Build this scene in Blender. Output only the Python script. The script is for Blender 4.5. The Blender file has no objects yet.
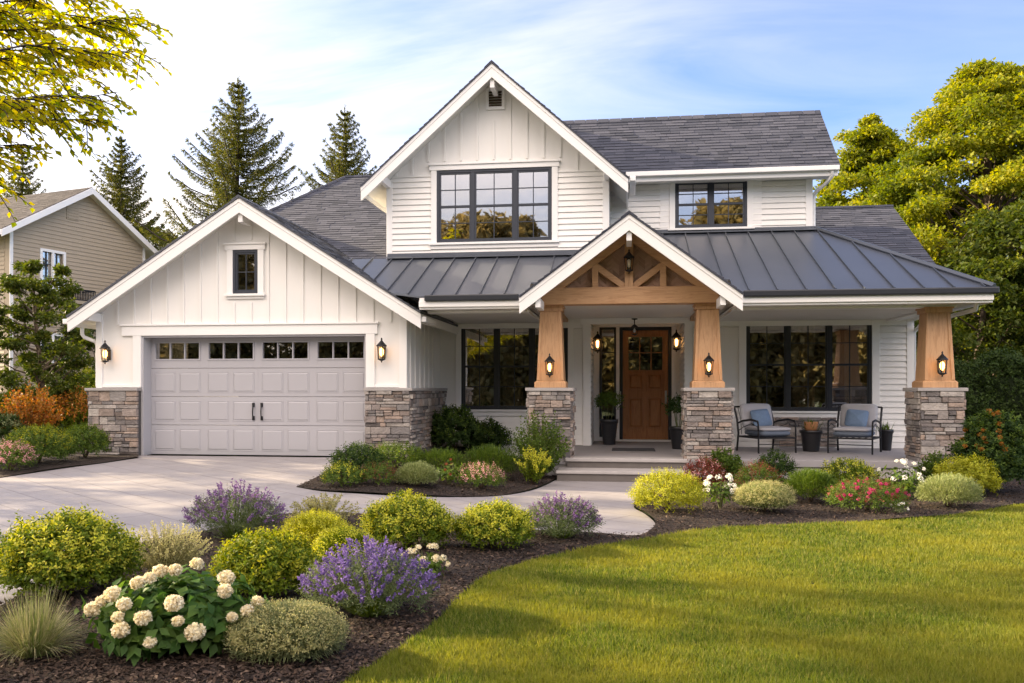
import bpy, bmesh, math
import numpy as np
from mathutils import Vector, Matrix
R = math.radians
S = bpy.context.scene
C = S.collection
rng = np.random.default_rng(7)

# ------------------------------------------------------------------ camera, world, sun, exposure
YAW = R(7.6); F = 853.33; EYE = 1.6
cam = bpy.data.objects.new('camera', bpy.data.cameras.new('camera')); C.objects.link(cam)
cam.data.lens = 30; cam.data.sensor_width = 36
cam.data.shift_y = (388 - 341.5) / 1024
cam.data.clip_end = 2000
cam.location = (0, 0, EYE); cam.rotation_euler = (R(90), 0, YAW)
S.camera = cam
SUN_EL, SUN_AZ = 20.0, -79.0          # degrees; azimuth from +Y towards +X
EXPOSURE = 1.62; SKY = 0.11; SUNE = 5.0
W = bpy.data.worlds.new("World"); S.world = W; W.use_nodes = True
def world():
    nt = W.node_tree; N = nt.nodes; L = nt.links; N.clear()
    out = N.new('ShaderNodeOutputWorld'); bg = N.new('ShaderNodeBackground'); bg.inputs[1].default_value = SKY
    sky = N.new('ShaderNodeTexSky'); sky.sky_type = 'NISHITA'; sky.sun_disc = False
    sky.sun_elevation = R(SUN_EL); sky.sun_rotation = R(SUN_AZ); sky.air_density = 1.0; sky.dust_density = 0.5; sky.ozone_density = 4.5
    tc = N.new('ShaderNodeTexCoord'); sep = N.new('ShaderNodeSeparateXYZ'); L.new(tc.outputs['Generated'], sep.inputs[0])
    add = N.new('ShaderNodeMath'); add.operation = 'ADD'; add.inputs[1].default_value = 0.22; L.new(sep.outputs[2], add.inputs[0])
    mx = N.new('ShaderNodeMath'); mx.operation = 'MAXIMUM'; mx.inputs[1].default_value = 0.05; L.new(add.outputs[0], mx.inputs[0])
    dv = N.new('ShaderNodeVectorMath'); dv.operation = 'DIVIDE'; cb = N.new('ShaderNodeCombineXYZ')
    for i in range(3): L.new(mx.outputs[0], cb.inputs[i])
    L.new(tc.outputs['Generated'], dv.inputs[0]); L.new(cb.outputs[0], dv.inputs[1])
    mp = N.new('ShaderNodeMapping'); mp.inputs['Rotation'].default_value = (0, 0, R(12)); mp.inputs['Scale'].default_value = (0.75, 2.3, 1.0)
    mp.inputs['Location'].default_value = (3.1, 1.7, 0)
    L.new(dv.outputs[0], mp.inputs[0])
    nz = N.new('ShaderNodeTexNoise'); nz.inputs['Scale'].default_value = 1.5; nz.inputs['Detail'].default_value = 7; nz.inputs['Roughness'].default_value = 0.55; nz.inputs['Distortion'].default_value = 0.5
    L.new(mp.outputs[0], nz.inputs[0])
    cr = N.new('ShaderNodeValToRGB'); cr.color_ramp.elements[0].position = 0.30; cr.color_ramp.elements[1].position = 0.70
    cr.color_ramp.elements[1].color = (0.85, 0.85, 0.85, 1)
    L.new(nz.outputs[0], cr.inputs[0])
    # thin cloud is denser on the sunny (-X) side of the sky
    mr = N.new('ShaderNodeMapRange'); mr.inputs[1].default_value = 0.30; mr.inputs[2].default_value = -0.42; mr.inputs[3].default_value = 0.20; mr.inputs[4].default_value = 1.1
    L.new(sep.outputs[0], mr.inputs[0])
    ml = N.new('ShaderNodeMath'); ml.operation = 'MULTIPLY'; L.new(cr.outputs[0], ml.inputs[0]); L.new(mr.outputs[0], ml.inputs[1])
    mix = N.new('ShaderNodeMix'); mix.data_type = 'RGBA'
    tint = N.new('ShaderNodeMix'); tint.data_type = 'RGBA'; tint.blend_type = 'MULTIPLY'; tint.inputs[0].default_value = 1; tint.inputs[7].default_value = (1.10, 0.94, 1.0, 1); L.new(sky.outputs[0], tint.inputs[6])
    L.new(ml.outputs[0], mix.inputs[0]); L.new(tint.outputs[2], mix.inputs[6]); mix.inputs[7].default_value = (5.0, 4.6, 4.25, 1)
    # unseen bright cloud bank behind the camera (towards -Y), added to brighten the house front
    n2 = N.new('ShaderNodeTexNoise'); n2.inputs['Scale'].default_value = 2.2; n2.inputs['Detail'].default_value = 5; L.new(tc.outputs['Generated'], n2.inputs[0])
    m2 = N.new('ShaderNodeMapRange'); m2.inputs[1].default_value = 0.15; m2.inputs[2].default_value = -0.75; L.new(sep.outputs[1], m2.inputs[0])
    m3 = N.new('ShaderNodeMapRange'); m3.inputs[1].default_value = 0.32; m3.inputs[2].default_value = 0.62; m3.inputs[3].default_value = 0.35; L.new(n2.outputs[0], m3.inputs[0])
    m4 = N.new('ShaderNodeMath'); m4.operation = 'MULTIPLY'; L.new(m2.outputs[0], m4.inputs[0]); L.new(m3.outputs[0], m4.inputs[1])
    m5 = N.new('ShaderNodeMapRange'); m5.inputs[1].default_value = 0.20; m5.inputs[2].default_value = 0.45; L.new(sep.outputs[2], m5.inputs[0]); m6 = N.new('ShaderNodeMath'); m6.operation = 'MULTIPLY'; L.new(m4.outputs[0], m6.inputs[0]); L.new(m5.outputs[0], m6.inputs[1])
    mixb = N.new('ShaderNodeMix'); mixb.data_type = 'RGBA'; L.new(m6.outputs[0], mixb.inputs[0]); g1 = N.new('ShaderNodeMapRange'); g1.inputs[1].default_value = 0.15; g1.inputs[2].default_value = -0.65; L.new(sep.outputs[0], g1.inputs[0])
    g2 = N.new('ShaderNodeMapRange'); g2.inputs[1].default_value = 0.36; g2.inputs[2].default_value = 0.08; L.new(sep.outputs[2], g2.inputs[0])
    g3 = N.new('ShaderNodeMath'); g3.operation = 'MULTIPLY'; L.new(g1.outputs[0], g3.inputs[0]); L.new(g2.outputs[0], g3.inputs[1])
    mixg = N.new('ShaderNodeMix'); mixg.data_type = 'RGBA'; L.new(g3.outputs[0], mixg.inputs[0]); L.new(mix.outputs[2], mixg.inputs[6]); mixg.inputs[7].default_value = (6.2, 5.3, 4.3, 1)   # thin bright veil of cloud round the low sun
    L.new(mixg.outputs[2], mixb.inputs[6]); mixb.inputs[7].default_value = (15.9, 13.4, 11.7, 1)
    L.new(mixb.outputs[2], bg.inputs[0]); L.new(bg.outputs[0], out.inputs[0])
world()
sl = bpy.data.lights.new('sun', 'SUN'); sl.energy = SUNE; sl.angle = R(0.6); sl.color = (1.0, 0.80, 0.52)
so = bpy.data.objects.new('sun', sl); C.objects.link(so)
az, el = R(SUN_AZ), R(SUN_EL)
sd = Vector((math.sin(az) * math.cos(el), math.cos(az) * math.cos(el), math.sin(el)))
so.rotation_euler = sd.to_track_quat('Z', 'Y').to_euler(); so.location = sd * 60
V = S.view_settings; V.view_transform = 'Standard'; V.look = 'None'; V.exposure = EXPOSURE; V.gamma = 1; V.use_curve_mapping = False

# ------------------------------------------------------------------ measuring helpers
sY, cY = math.sin(YAW), math.cos(YAW)
def at(x, y, Y):
    u = (x - 512) / F; v = (388 - y) / F; t = Y / (u * sY + cY)
    return Vector((t * (u * cY - sY), Y, EYE + t * v))
def X_(x, Y): return at(x, 388, Y).x
def Z_(y, Y, x=512): return at(x, y, Y).z
def sstep(a, b, t):
    t = np.clip((t - a) / (b - a), 0, 1); return t * t * (3 - 2 * t)
def gz(X, Y): return 0.28 * sstep(9.0, 15.6, Y) * (1 - sstep(-3.9, -1.7, X))
def ground(x, y):
    z = 0.0
    for _ in range(30):
        t = (EYE - z) * F / max(y - 388, 2); u = (x - 512) / F
        X = t * (u * cY - sY); Y = t * (u * sY + cY); z = float(gz(X, Y))
    return Vector((X, Y, z))

# ------------------------------------------------------------------ materials
def nodes(name):
    m = bpy.data.materials.new(name); m.use_nodes = True; nt = m.node_tree
    return m, nt, nt.nodes, nt.links, nt.nodes['Principled BSDF']
def ramp(N, cols):
    r = N.new('ShaderNodeValToRGB'); e = r.color_ramp.elements
    while len(e) < len(cols): e.new(0.5)
    for i, c in enumerate(cols):
        e[i].position = i / (len(cols) - 1) if len(c) == 3 else c[3]
        e[i].color = (*c[:3], 1)
    return r
def noise(N, L, scale, detail=5, stretch=None, rot=None, co='Object', rough=0.6):
    t = N.new('ShaderNodeTexCoord'); n = N.new('ShaderNodeTexNoise'); n.inputs['Scale'].default_value = scale; n.inputs['Detail'].default_value = detail; n.inputs['Roughness'].default_value = rough
    mp = N.new('ShaderNodeMapping')
    if stretch: mp.inputs['Scale'].default_value = stretch
    if rot: mp.inputs['Rotation'].default_value = rot
    L.new(t.outputs[co], mp.inputs[0]); L.new(mp.outputs[0], n.inputs[0]); return n
def mixc(N, L, a, b, fac, mode='MIX'):
    m = N.new('ShaderNodeMix'); m.data_type = 'RGBA'; m.blend_type = mode
    for i, s in ((0, fac), (6, a), (7, b)):
        if isinstance(s, (int, float)): m.inputs[i].default_value = s
        elif isinstance(s, tuple): m.inputs[i].default_value = (*s, 1)
        else: L.new(s, m.inputs[i])
    return m.outputs[2]
def bump(N, L, P, h, strength, dist=0.01):
    b = N.new('ShaderNodeBump'); b.inputs['Strength'].default_value = strength; b.inputs['Distance'].default_value = dist
    L.new(h, b.inputs['Height']); L.new(b.outputs[0], P.inputs['Normal'])
def paint(name, col, var=0.06, rough=0.55, scale=2.0, bs=0.15, metal=0.0, stretch=None):
    m, nt, N, L, P = nodes(name)
    n = noise(N, L, scale, 6, stretch)
    r = ramp(N, [tuple(c * (1 - var) for c in col), tuple(min(1, c * (1 + var)) for c in col)]); L.new(n.outputs[0], r.inputs[0])
    L.new(r.outputs[0], P.inputs['Base Color']); P.inputs['Roughness'].default_value = rough; P.inputs['Metallic'].default_value = metal
    n2 = noise(N, L, scale * 25, 4, stretch); bump(N, L, P, n2.outputs[0], bs, 0.003)
    return m
def island(name, cols, rough=0.85, ns=18, nv=0.35, bs=0.5, bd=0.006, stretch=None, metal=0):
    m, nt, N, L, P = nodes(name)
    g = N.new('ShaderNodeNewGeometry'); r = ramp(N, cols); L.new(g.outputs['Random Per Island'], r.inputs[0])
    n = noise(N, L, ns, 6, stretch); r2 = ramp(N, [(1 - nv,) * 3, (1 + nv * 0.5,) * 3]); L.new(n.outputs[0], r2.inputs[0])
    L.new(mixc(N, L, r.outputs[0], r2.outputs[0], 1.0, 'MULTIPLY'), P.inputs['Base Color'])
    P.inputs['Roughness'].default_value = rough; P.inputs['Metallic'].default_value = metal
    n2 = noise(N, L, ns * 2.5, 6); bump(N, L, P, n2.outputs[0], bs, bd)
    return m
def leafm(name, cols, transl=0.35, rough=0.5, patch=1.2, patchcol=None, pf=0.5):
    m, nt, N, L, P = nodes(name)
    g = N.new('ShaderNodeNewGeometry'); r = ramp(N, cols); L.new(g.outputs['Random Per Island'], r.inputs[0])
    col = r.outputs[0]
    if patchcol:
        n = noise(N, L, patch, 3); rr = ramp(N, [(0, 0, 0, 0.42), (pf, pf, pf, 0.62)]); L.new(n.outputs[0], rr.inputs[0])
        col = mixc(N, L, col, patchcol, rr.outputs[0])
    L.new(col, P.inputs['Base Color']); P.inputs['Roughness'].default_value = rough; P.inputs['Specular IOR Level'].default_value = 0.15
    t = N.new('ShaderNodeBsdfTranslucent'); hs = N.new('ShaderNodeHueSaturation'); hs.inputs['Hue'].default_value = 0.485; hs.inputs['Saturation'].default_value = 1.15; hs.inputs['Value'].default_value = 1.7
    L.new(col, hs.inputs['Color']); L.new(hs.outputs[0], t.inputs[0])
    ms = N.new('ShaderNodeMixShader'); ms.inputs[0].default_value = transl
    L.new(P.outputs[0], ms.inputs[1]); L.new(t.outputs[0], ms.inputs[2]); L.new(ms.outputs[0], N['Material Output'].inputs[0])
    return m
M = {}
M['white'] = paint('white_paint', (0.80, 0.785, 0.755), 0.05, 0.5, 1.3, 0.15, stretch=(2.5, 2.5, 0.6))
M['trim'] = paint('white_trim_paint', (0.83, 0.82, 0.80), 0.02, 0.4, 2, 0.08)
M['soffit'] = paint('soffit_paint', (0.76, 0.74, 0.69), 0.03, 0.6)
M['garage'] = paint('warm_grey_door_paint', (0.405, 0.40, 0.425), 0.02, 0.42, 2, 0.05)
M['garage2'] = paint('grey_jamb_paint', (0.44, 0.435, 0.455), 0.02, 0.5)
M['black'] = paint('black_frame', (0.018, 0.021, 0.028), 0.1, 0.35)
M['navy'] = paint('dark_blue_grey_frame', (0.028, 0.034, 0.048), 0.1, 0.38)
M['iron'] = paint('black_iron', (0.014, 0.014, 0.016), 0.2, 0.42, 10, 0.3, 0.3)
M['steel'] = paint('brushed_steel', (0.42, 0.42, 0.42), 0.1, 0.3, 10, 0.1, 1.0)
M['metal_roof'] = paint('standing_seam_metal', (0.105, 0.118, 0.145), 0.14, 0.40, 0.9, 0.05, 0.45)
M['metal_rib'] = paint('seam_metal', (0.10, 0.112, 0.135), 0.1, 0.42, 0.9, 0.05, 0.45)
M['shingle'] = island('asphalt_shingle', [(0.036, 0.041, 0.058), (0.056, 0.061, 0.082), (0.084, 0.088, 0.112), (0.045, 0.050, 0.069)], 0.9, 30, 0.3, 0.7)
M['shingle3'] = island('blue_grey_shingle', [(0.05, 0.055, 0.07), (0.075, 0.082, 0.10), (0.095, 0.10, 0.12)], 0.5, 30, 0.25, 0.5)
M['shingle2'] = island('brown_shingle', [(0.042, 0.036, 0.038), (0.07, 0.06, 0.062)], 0.9, 30, 0.3, 0.7)
M['stone'] = island('ledge_stone', [(0.40, 0.33, 0.29), (0.19, 0.17, 0.165), (0.54, 0.49, 0.44), (0.30, 0.26, 0.24), (0.46, 0.35, 0.28), (0.13, 0.12, 0.12), (0.36, 0.33, 0.31)], 0.85, 9, 0.6, 1.0, 0.03)
M['mortar'] = paint('dark_mortar', (0.075, 0.07, 0.068), 0.2, 0.95)
M['cap'] = paint('stone_cap', (0.36, 0.335, 0.32), 0.2, 0.8, 9, 0.5)
M['step'] = paint('step_concrete', (0.40, 0.375, 0.36), 0.18, 0.8, 5, 0.4)
M['riser'] = paint('step_concrete_shaded', (0.13, 0.115, 0.105), 0.25, 0.85, 5, 0.5)  # the step concrete again, darkened so shade on the risers is in the colour
M['deck'] = paint('porch_concrete', (0.30, 0.285, 0.29), 0.12, 0.7, 3, 0.25)
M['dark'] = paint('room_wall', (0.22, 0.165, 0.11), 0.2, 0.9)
M['curtain'] = paint('curtain_cloth', (0.66, 0.60, 0.50), 0.1, 0.9, 3, 0.2, stretch=(8, 8, 0.3))
M['mat'] = paint('door_mat', (0.045, 0.045, 0.05), 0.3, 0.95, 40, 0.6)
M['pot'] = paint('black_planter', (0.014, 0.014, 0.017), 0.15, 0.38)
M['pot2'] = paint('brown_planter', (0.07, 0.045, 0.03), 0.2, 0.7)
M['soil'] = paint('soil', (0.03, 0.02, 0.015), 0.3, 0.95, 20, 0.8)
M['cushion'] = paint('grey_cushion', (0.42, 0.42, 0.45), 0.06, 0.9, 6, 0.5)
M['cushion2'] = paint('slate_cushion', (0.12, 0.15, 0.20), 0.08, 0.9, 6, 0.5)
M['pillow'] = paint('blue_pillow', (0.16, 0.24, 0.37), 0.2, 0.9, 22, 0.6)
M['beige'] = paint('beige_siding', (0.40, 0.33, 0.24), 0.05, 0.65)
M['bark'] = paint('bark', (0.085, 0.062, 0.045), 0.4, 0.9, 6, 1.0, stretch=(3, 3, 0.5))
M['barkd'] = paint('dark_bark', (0.045, 0.033, 0.026), 0.4, 0.9, 6, 1.0, stretch=(3, 3, 0.5))
M['stem'] = paint('plant_stem', (0.11, 0.12, 0.045), 0.3, 0.8, 20)
M['twig'] = paint('twig', (0.07, 0.045, 0.028), 0.3, 0.9, 20)
M['terra'] = paint('terracotta', (0.36, 0.17, 0.07), 0.15, 0.8)
def wood(name, c1, c2, vert=True, rough=0.5):
    m, nt, N, L, P = nodes(name)
    n = noise(N, L, 5, 8, (5, 5, 0.35) if vert else (0.35, 5, 5), rough=0.65); n.inputs['Distortion'].default_value = 0.8
    r = ramp(N, [(*c1, 0.3), (*c2, 0.5), (*c1, 0.62), (*c2, 0.8)]); L.new(n.outputs[0], r.inputs[0]); L.new(r.outputs[0], P.inputs['Base Color'])
    P.inputs['Roughness'].default_value = rough; n2 = noise(N, L, 40, 5, (4, 4, 0.2) if vert else (0.2, 4, 4)); bump(N, L, P, n2.outputs[0], 0.25, 0.004)
    return m
M['cedar'] = wood('cedar_post', (0.42, 0.225, 0.105), (0.56, 0.33, 0.17))
M['cedarh'] = wood('cedar_beam', (0.42, 0.225, 0.105), (0.56, 0.33, 0.17), False)
M['doorwood'] = wood('stained_door_wood', (0.27, 0.105, 0.034), (0.40, 0.175, 0.062), True, 0.35)
def herring():
    m, nt, N, L, P = nodes('herringbone_panel')
    g = N.new('ShaderNodeNewGeometry'); r = ramp(N, [(0.30, 0.185, 0.13), (0.48, 0.31, 0.22), (0.38, 0.25, 0.17)]); L.new(g.outputs['Random Per Island'], r.inputs[0])
    L.new(r.outputs[0], P.inputs['Base Color']); P.inputs['Roughness'].default_value = 0.65; return m
M['herring'] = herring()
def glass(name, tint, refl, base=None):
    m, nt, N, L, P = nodes(name)
    gl = N.new('ShaderNodeBsdfGlossy'); gl.inputs['Roughness'].default_value = 0.015; gl.inputs['Color'].default_value = (0.95, 0.95, 0.97, 1)
    n = noise(N, L, 1.1, 2); bb = N.new('ShaderNodeBump'); bb.inputs['Strength'].default_value = 0.04; bb.inputs['Distance'].default_value = 0.05
    L.new(n.outputs[0], bb.inputs['Height']); L.new(bb.outputs[0], gl.inputs['Normal'])
    tr = N.new('ShaderNodeBsdfTransparent'); tr.inputs[0].default_value = (*tint, 1)
    ms = N.new('ShaderNodeMixShader'); ms.inputs[0].default_value = refl
    L.new(tr.outputs[0], ms.inputs[1]); L.new(gl.outputs[0], ms.inputs[2]); L.new(ms.outputs[0], N['Material Output'].inputs[0]); return m
M['glass'] = glass('window_glass', (0.75, 0.7, 0.6), 0.40)
M['glass2'] = glass('door_glass', (0.5, 0.45, 0.35), 0.36)
M['lampglass'] = glass('lantern_glass', (1, 0.93, 0.8), 0.06)
def emit(name, col, s):
    m, nt, N, L, P = nodes(name); P.inputs['Base Color'].default_value = (*col, 1); P.inputs['Emission Color'].default_value = (*col, 1); P.inputs['Emission Strength'].default_value = s; return m
M['bulb'] = emit('lit_bulb', (1.0, 0.50, 0.16), 3.0)
M['bulboff'] = paint('frosted_bulb', (0.7, 0.7, 0.68), 0.02, 0.3)
def drive_mat():
    m, nt, N, L, P = nodes('stamped_concrete')
    tc = N.new('ShaderNodeTexCoord'); mp = N.new('ShaderNodeMapping'); mp.inputs['Rotation'].default_value = (0, 0, R(34)); L.new(tc.outputs['Object'], mp.inputs[0])
    br = N.new('ShaderNodeTexBrick'); br.inputs['Scale'].default_value = 1.0; br.inputs['Mortar Size'].default_value = 0.010; br.inputs['Brick Width'].default_value = 1.5; br.inputs['Row Height'].default_value = 0.5
    br.inputs['Color1'].default_value = (0.97, 0.97, 0.97, 1); br.inputs['Color2'].default_value = (1.0, 1.0, 1.0, 1); br.inputs['Mortar'].default_value = (0.66, 0.65, 0.64, 1)
    L.new(mp.outputs[0], br.inputs['Vector'])
    n = noise(N, L, 1.6, 8, rough=0.7); r = ramp(N, [(0.27, 0.25, 0.25, 0.25), (0.37, 0.345, 0.345, 0.75)]); L.new(n.outputs[0], r.inputs[0])
    n3 = noise(N, L, 40, 4); r3 = ramp(N, [(0.88,) * 3, (1.08,) * 3]); L.new(n3.outputs[0], r3.inputs[0])
    c = mixc(N, L, r.outputs[0], br.outputs['Color'], 1.0, 'MULTIPLY'); c = mixc(N, L, c, r3.outputs[0], 1.0, 'MULTIPLY')
    L.new(c, P.inputs['Base Color']); P.inputs['Roughness'].default_value = 0.6
    n2 = noise(N, L, 9, 8, rough=0.7); bump(N, L, P, n2.outputs[0], 0.4, 0.012); return m
M['drive'] = drive_mat()
def mulch_mat():
    m, nt, N, L, P = nodes('bark_mulch'); n = noise(N, L, 28, 8, rough=0.75)
    r = ramp(N, [(0.012, 0.008, 0.006, 0.3), (0.05, 0.030, 0.020, 0.7)]); L.new(n.outputs[0], r.inputs[0]); L.new(r.outputs[0], P.inputs['Base Color'])
    P.inputs['Roughness'].default_value = 0.95; bump(N, L, P, n.outputs[0], 1.0, 0.05); return m
M['mulch'] = mulch_mat()
M['chips'] = island('bark_chips', [(0.018, 0.011, 0.008), (0.045, 0.026, 0.017), (0.085, 0.052, 0.034), (0.03, 0.018, 0.012), (0.16, 0.11, 0.08, 0.985)], 0.95, 40, 0.4)
def lawn_mat():
    m, nt, N, L, P = nodes('lawn_turf'); n = noise(N, L, 1.1, 5); r = ramp(N, [(0.022, 0.040, 0.008, 0.3), (0.055, 0.075, 0.015, 0.7)]); L.new(n.outputs[0], r.inputs[0])
    n3 = noise(N, L, 60, 6, rough=0.8); r3 = ramp(N, [(0.5,) * 3, (1.4,) * 3]); L.new(n3.outputs[0], r3.inputs[0])
    L.new(mixc(N, L, r.outputs[0], r3.outputs[0], 1.0, 'MULTIPLY'), P.inputs['Base Color']); P.inputs['Roughness'].default_value = 0.95
    bump(N, L, P, n3.outputs[0], 1.0, 0.04); return m
M['lawn'] = lawn_mat()
M['blade'] = leafm('grass_blade', [(0.060, 0.095, 0.012), (0.095, 0.125, 0.018), (0.13, 0.145, 0.028), (0.075, 0.11, 0.015)], 0.4, 0.6, 0.8, (0.155, 0.15, 0.025), 0.5)
M['blade'] = leafm('grass_blade', [(0.044, 0.082, 0.012), (0.10, 0.145, 0.020), (0.175, 0.205, 0.034), (0.062, 0.105, 0.015), (0.29, 0.27, 0.08)], 0.4, 0.6, 0.8, (0.25, 0.245, 0.038), 0.68)
LM = lambda n, *c, **k: M.__setitem__(n, leafm(n, list(c), **k))
LM('leaf_yellowgreen', (0.055, 0.10, 0.010), (0.10, 0.155, 0.014), (0.17, 0.215, 0.018), (0.08, 0.13, 0.012))  # green kept dark so the shrubs' inner shade is partly in the colour
LM('leaf_yellow', (0.17, 0.21, 0.016), (0.34, 0.34, 0.03), (0.25, 0.28, 0.025))
LM('tip_yellow_sunlit', (0.40, 0.42, 0.04), (0.58, 0.56, 0.08), (0.33, 0.38, 0.035))  # yellow young leaves, brightened so sun on the tips is in the colour
LM('leaf_mid', (0.05, 0.095, 0.016), (0.09, 0.145, 0.025), (0.13, 0.185, 0.035))
LM('leaf_dark', (0.022, 0.045, 0.012), (0.035, 0.068, 0.018), (0.05, 0.085, 0.022))
LM('leaf_tan', (0.30, 0.29, 0.12), (0.45, 0.42, 0.20), (0.22, 0.24, 0.09))
LM('leaf_pale', (0.20, 0.25, 0.09), (0.28, 0.33, 0.13), (0.38, 0.40, 0.19), (0.14, 0.19, 0.065))
LM('leaf_greygreen', (0.15, 0.18, 0.085), (0.24, 0.265, 0.13), (0.11, 0.14, 0.06))
LM('leaf_lav', (0.085, 0.12, 0.05), (0.13, 0.165, 0.07), (0.06, 0.09, 0.035))
LM('leaf_hydrangea', (0.035, 0.085, 0.018), (0.06, 0.125, 0.026), (0.10, 0.17, 0.035))
LM('leaf_orange', (0.30, 0.13, 0.03), (0.38, 0.19, 0.04), (0.20, 0.15, 0.03), (0.34, 0.10, 0.03))
LM('leaf_red', (0.17, 0.045, 0.03), (0.24, 0.075, 0.05), (0.11, 0.075, 0.03))
LM('grass_straw', (0.24, 0.24, 0.11), (0.42, 0.39, 0.22), (0.12, 0.17, 0.05), (0.20, 0.24, 0.08), (0.34, 0.32, 0.17))
LM('petal_straw', (0.50, 0.47, 0.20), (0.62, 0.58, 0.30), (0.40, 0.40, 0.15))
LM('petal_cream', (0.72, 0.66, 0.44), (0.80, 0.76, 0.60), (0.66, 0.56, 0.32), transl=0.25)
LM('petal_white', (0.78, 0.77, 0.70), (0.82, 0.80, 0.74), transl=0.25)
LM('petal_pink', (0.60, 0.30, 0.30), (0.70, 0.42, 0.38), (0.62, 0.22, 0.28), transl=0.25)
LM('petal_magenta', (0.45, 0.04, 0.13), (0.55, 0.07, 0.20), transl=0.25)
LM('petal_lavender', (0.15, 0.095, 0.30), (0.25, 0.17, 0.42), (0.085, 0.05, 0.17), (0.36, 0.26, 0.50), transl=0.2)
LM('petal_lilac', (0.20, 0.115, 0.27), (0.31, 0.19, 0.37), (0.10, 0.06, 0.15), transl=0.2)
LM('crown_gold', (0.14, 0.185, 0.018), (0.25, 0.275, 0.026), (0.38, 0.36, 0.04), (0.085, 0.13, 0.018), patch=0.35, patchcol=(0.06, 0.10, 0.016), pf=0.75, transl=0.45)
LM('crown_street', (0.17, 0.145, 0.06), (0.26, 0.215, 0.09), (0.09, 0.085, 0.04), transl=0.35)
LM('crown_green', (0.035, 0.06, 0.010), (0.06, 0.085, 0.014), (0.09, 0.105, 0.018), transl=0.35)
LM('crown_dark', (0.014, 0.028, 0.008), (0.024, 0.042, 0.011), (0.035, 0.055, 0.014), transl=0.2)
LM('maple_leaf', (0.18, 0.24, 0.014), (0.34, 0.34, 0.02), (0.48, 0.42, 0.03), (0.11, 0.17, 0.014), transl=0.7)
LM('needle', (0.045, 0.062, 0.014), (0.08, 0.092, 0.020), (0.14, 0.135, 0.03), transl=0.4)
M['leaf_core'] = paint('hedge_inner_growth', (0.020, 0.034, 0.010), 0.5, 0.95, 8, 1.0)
LM('hedge_leaf', (0.022, 0.042, 0.010), (0.038, 0.065, 0.015), (0.055, 0.085, 0.02), transl=0.25)

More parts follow.
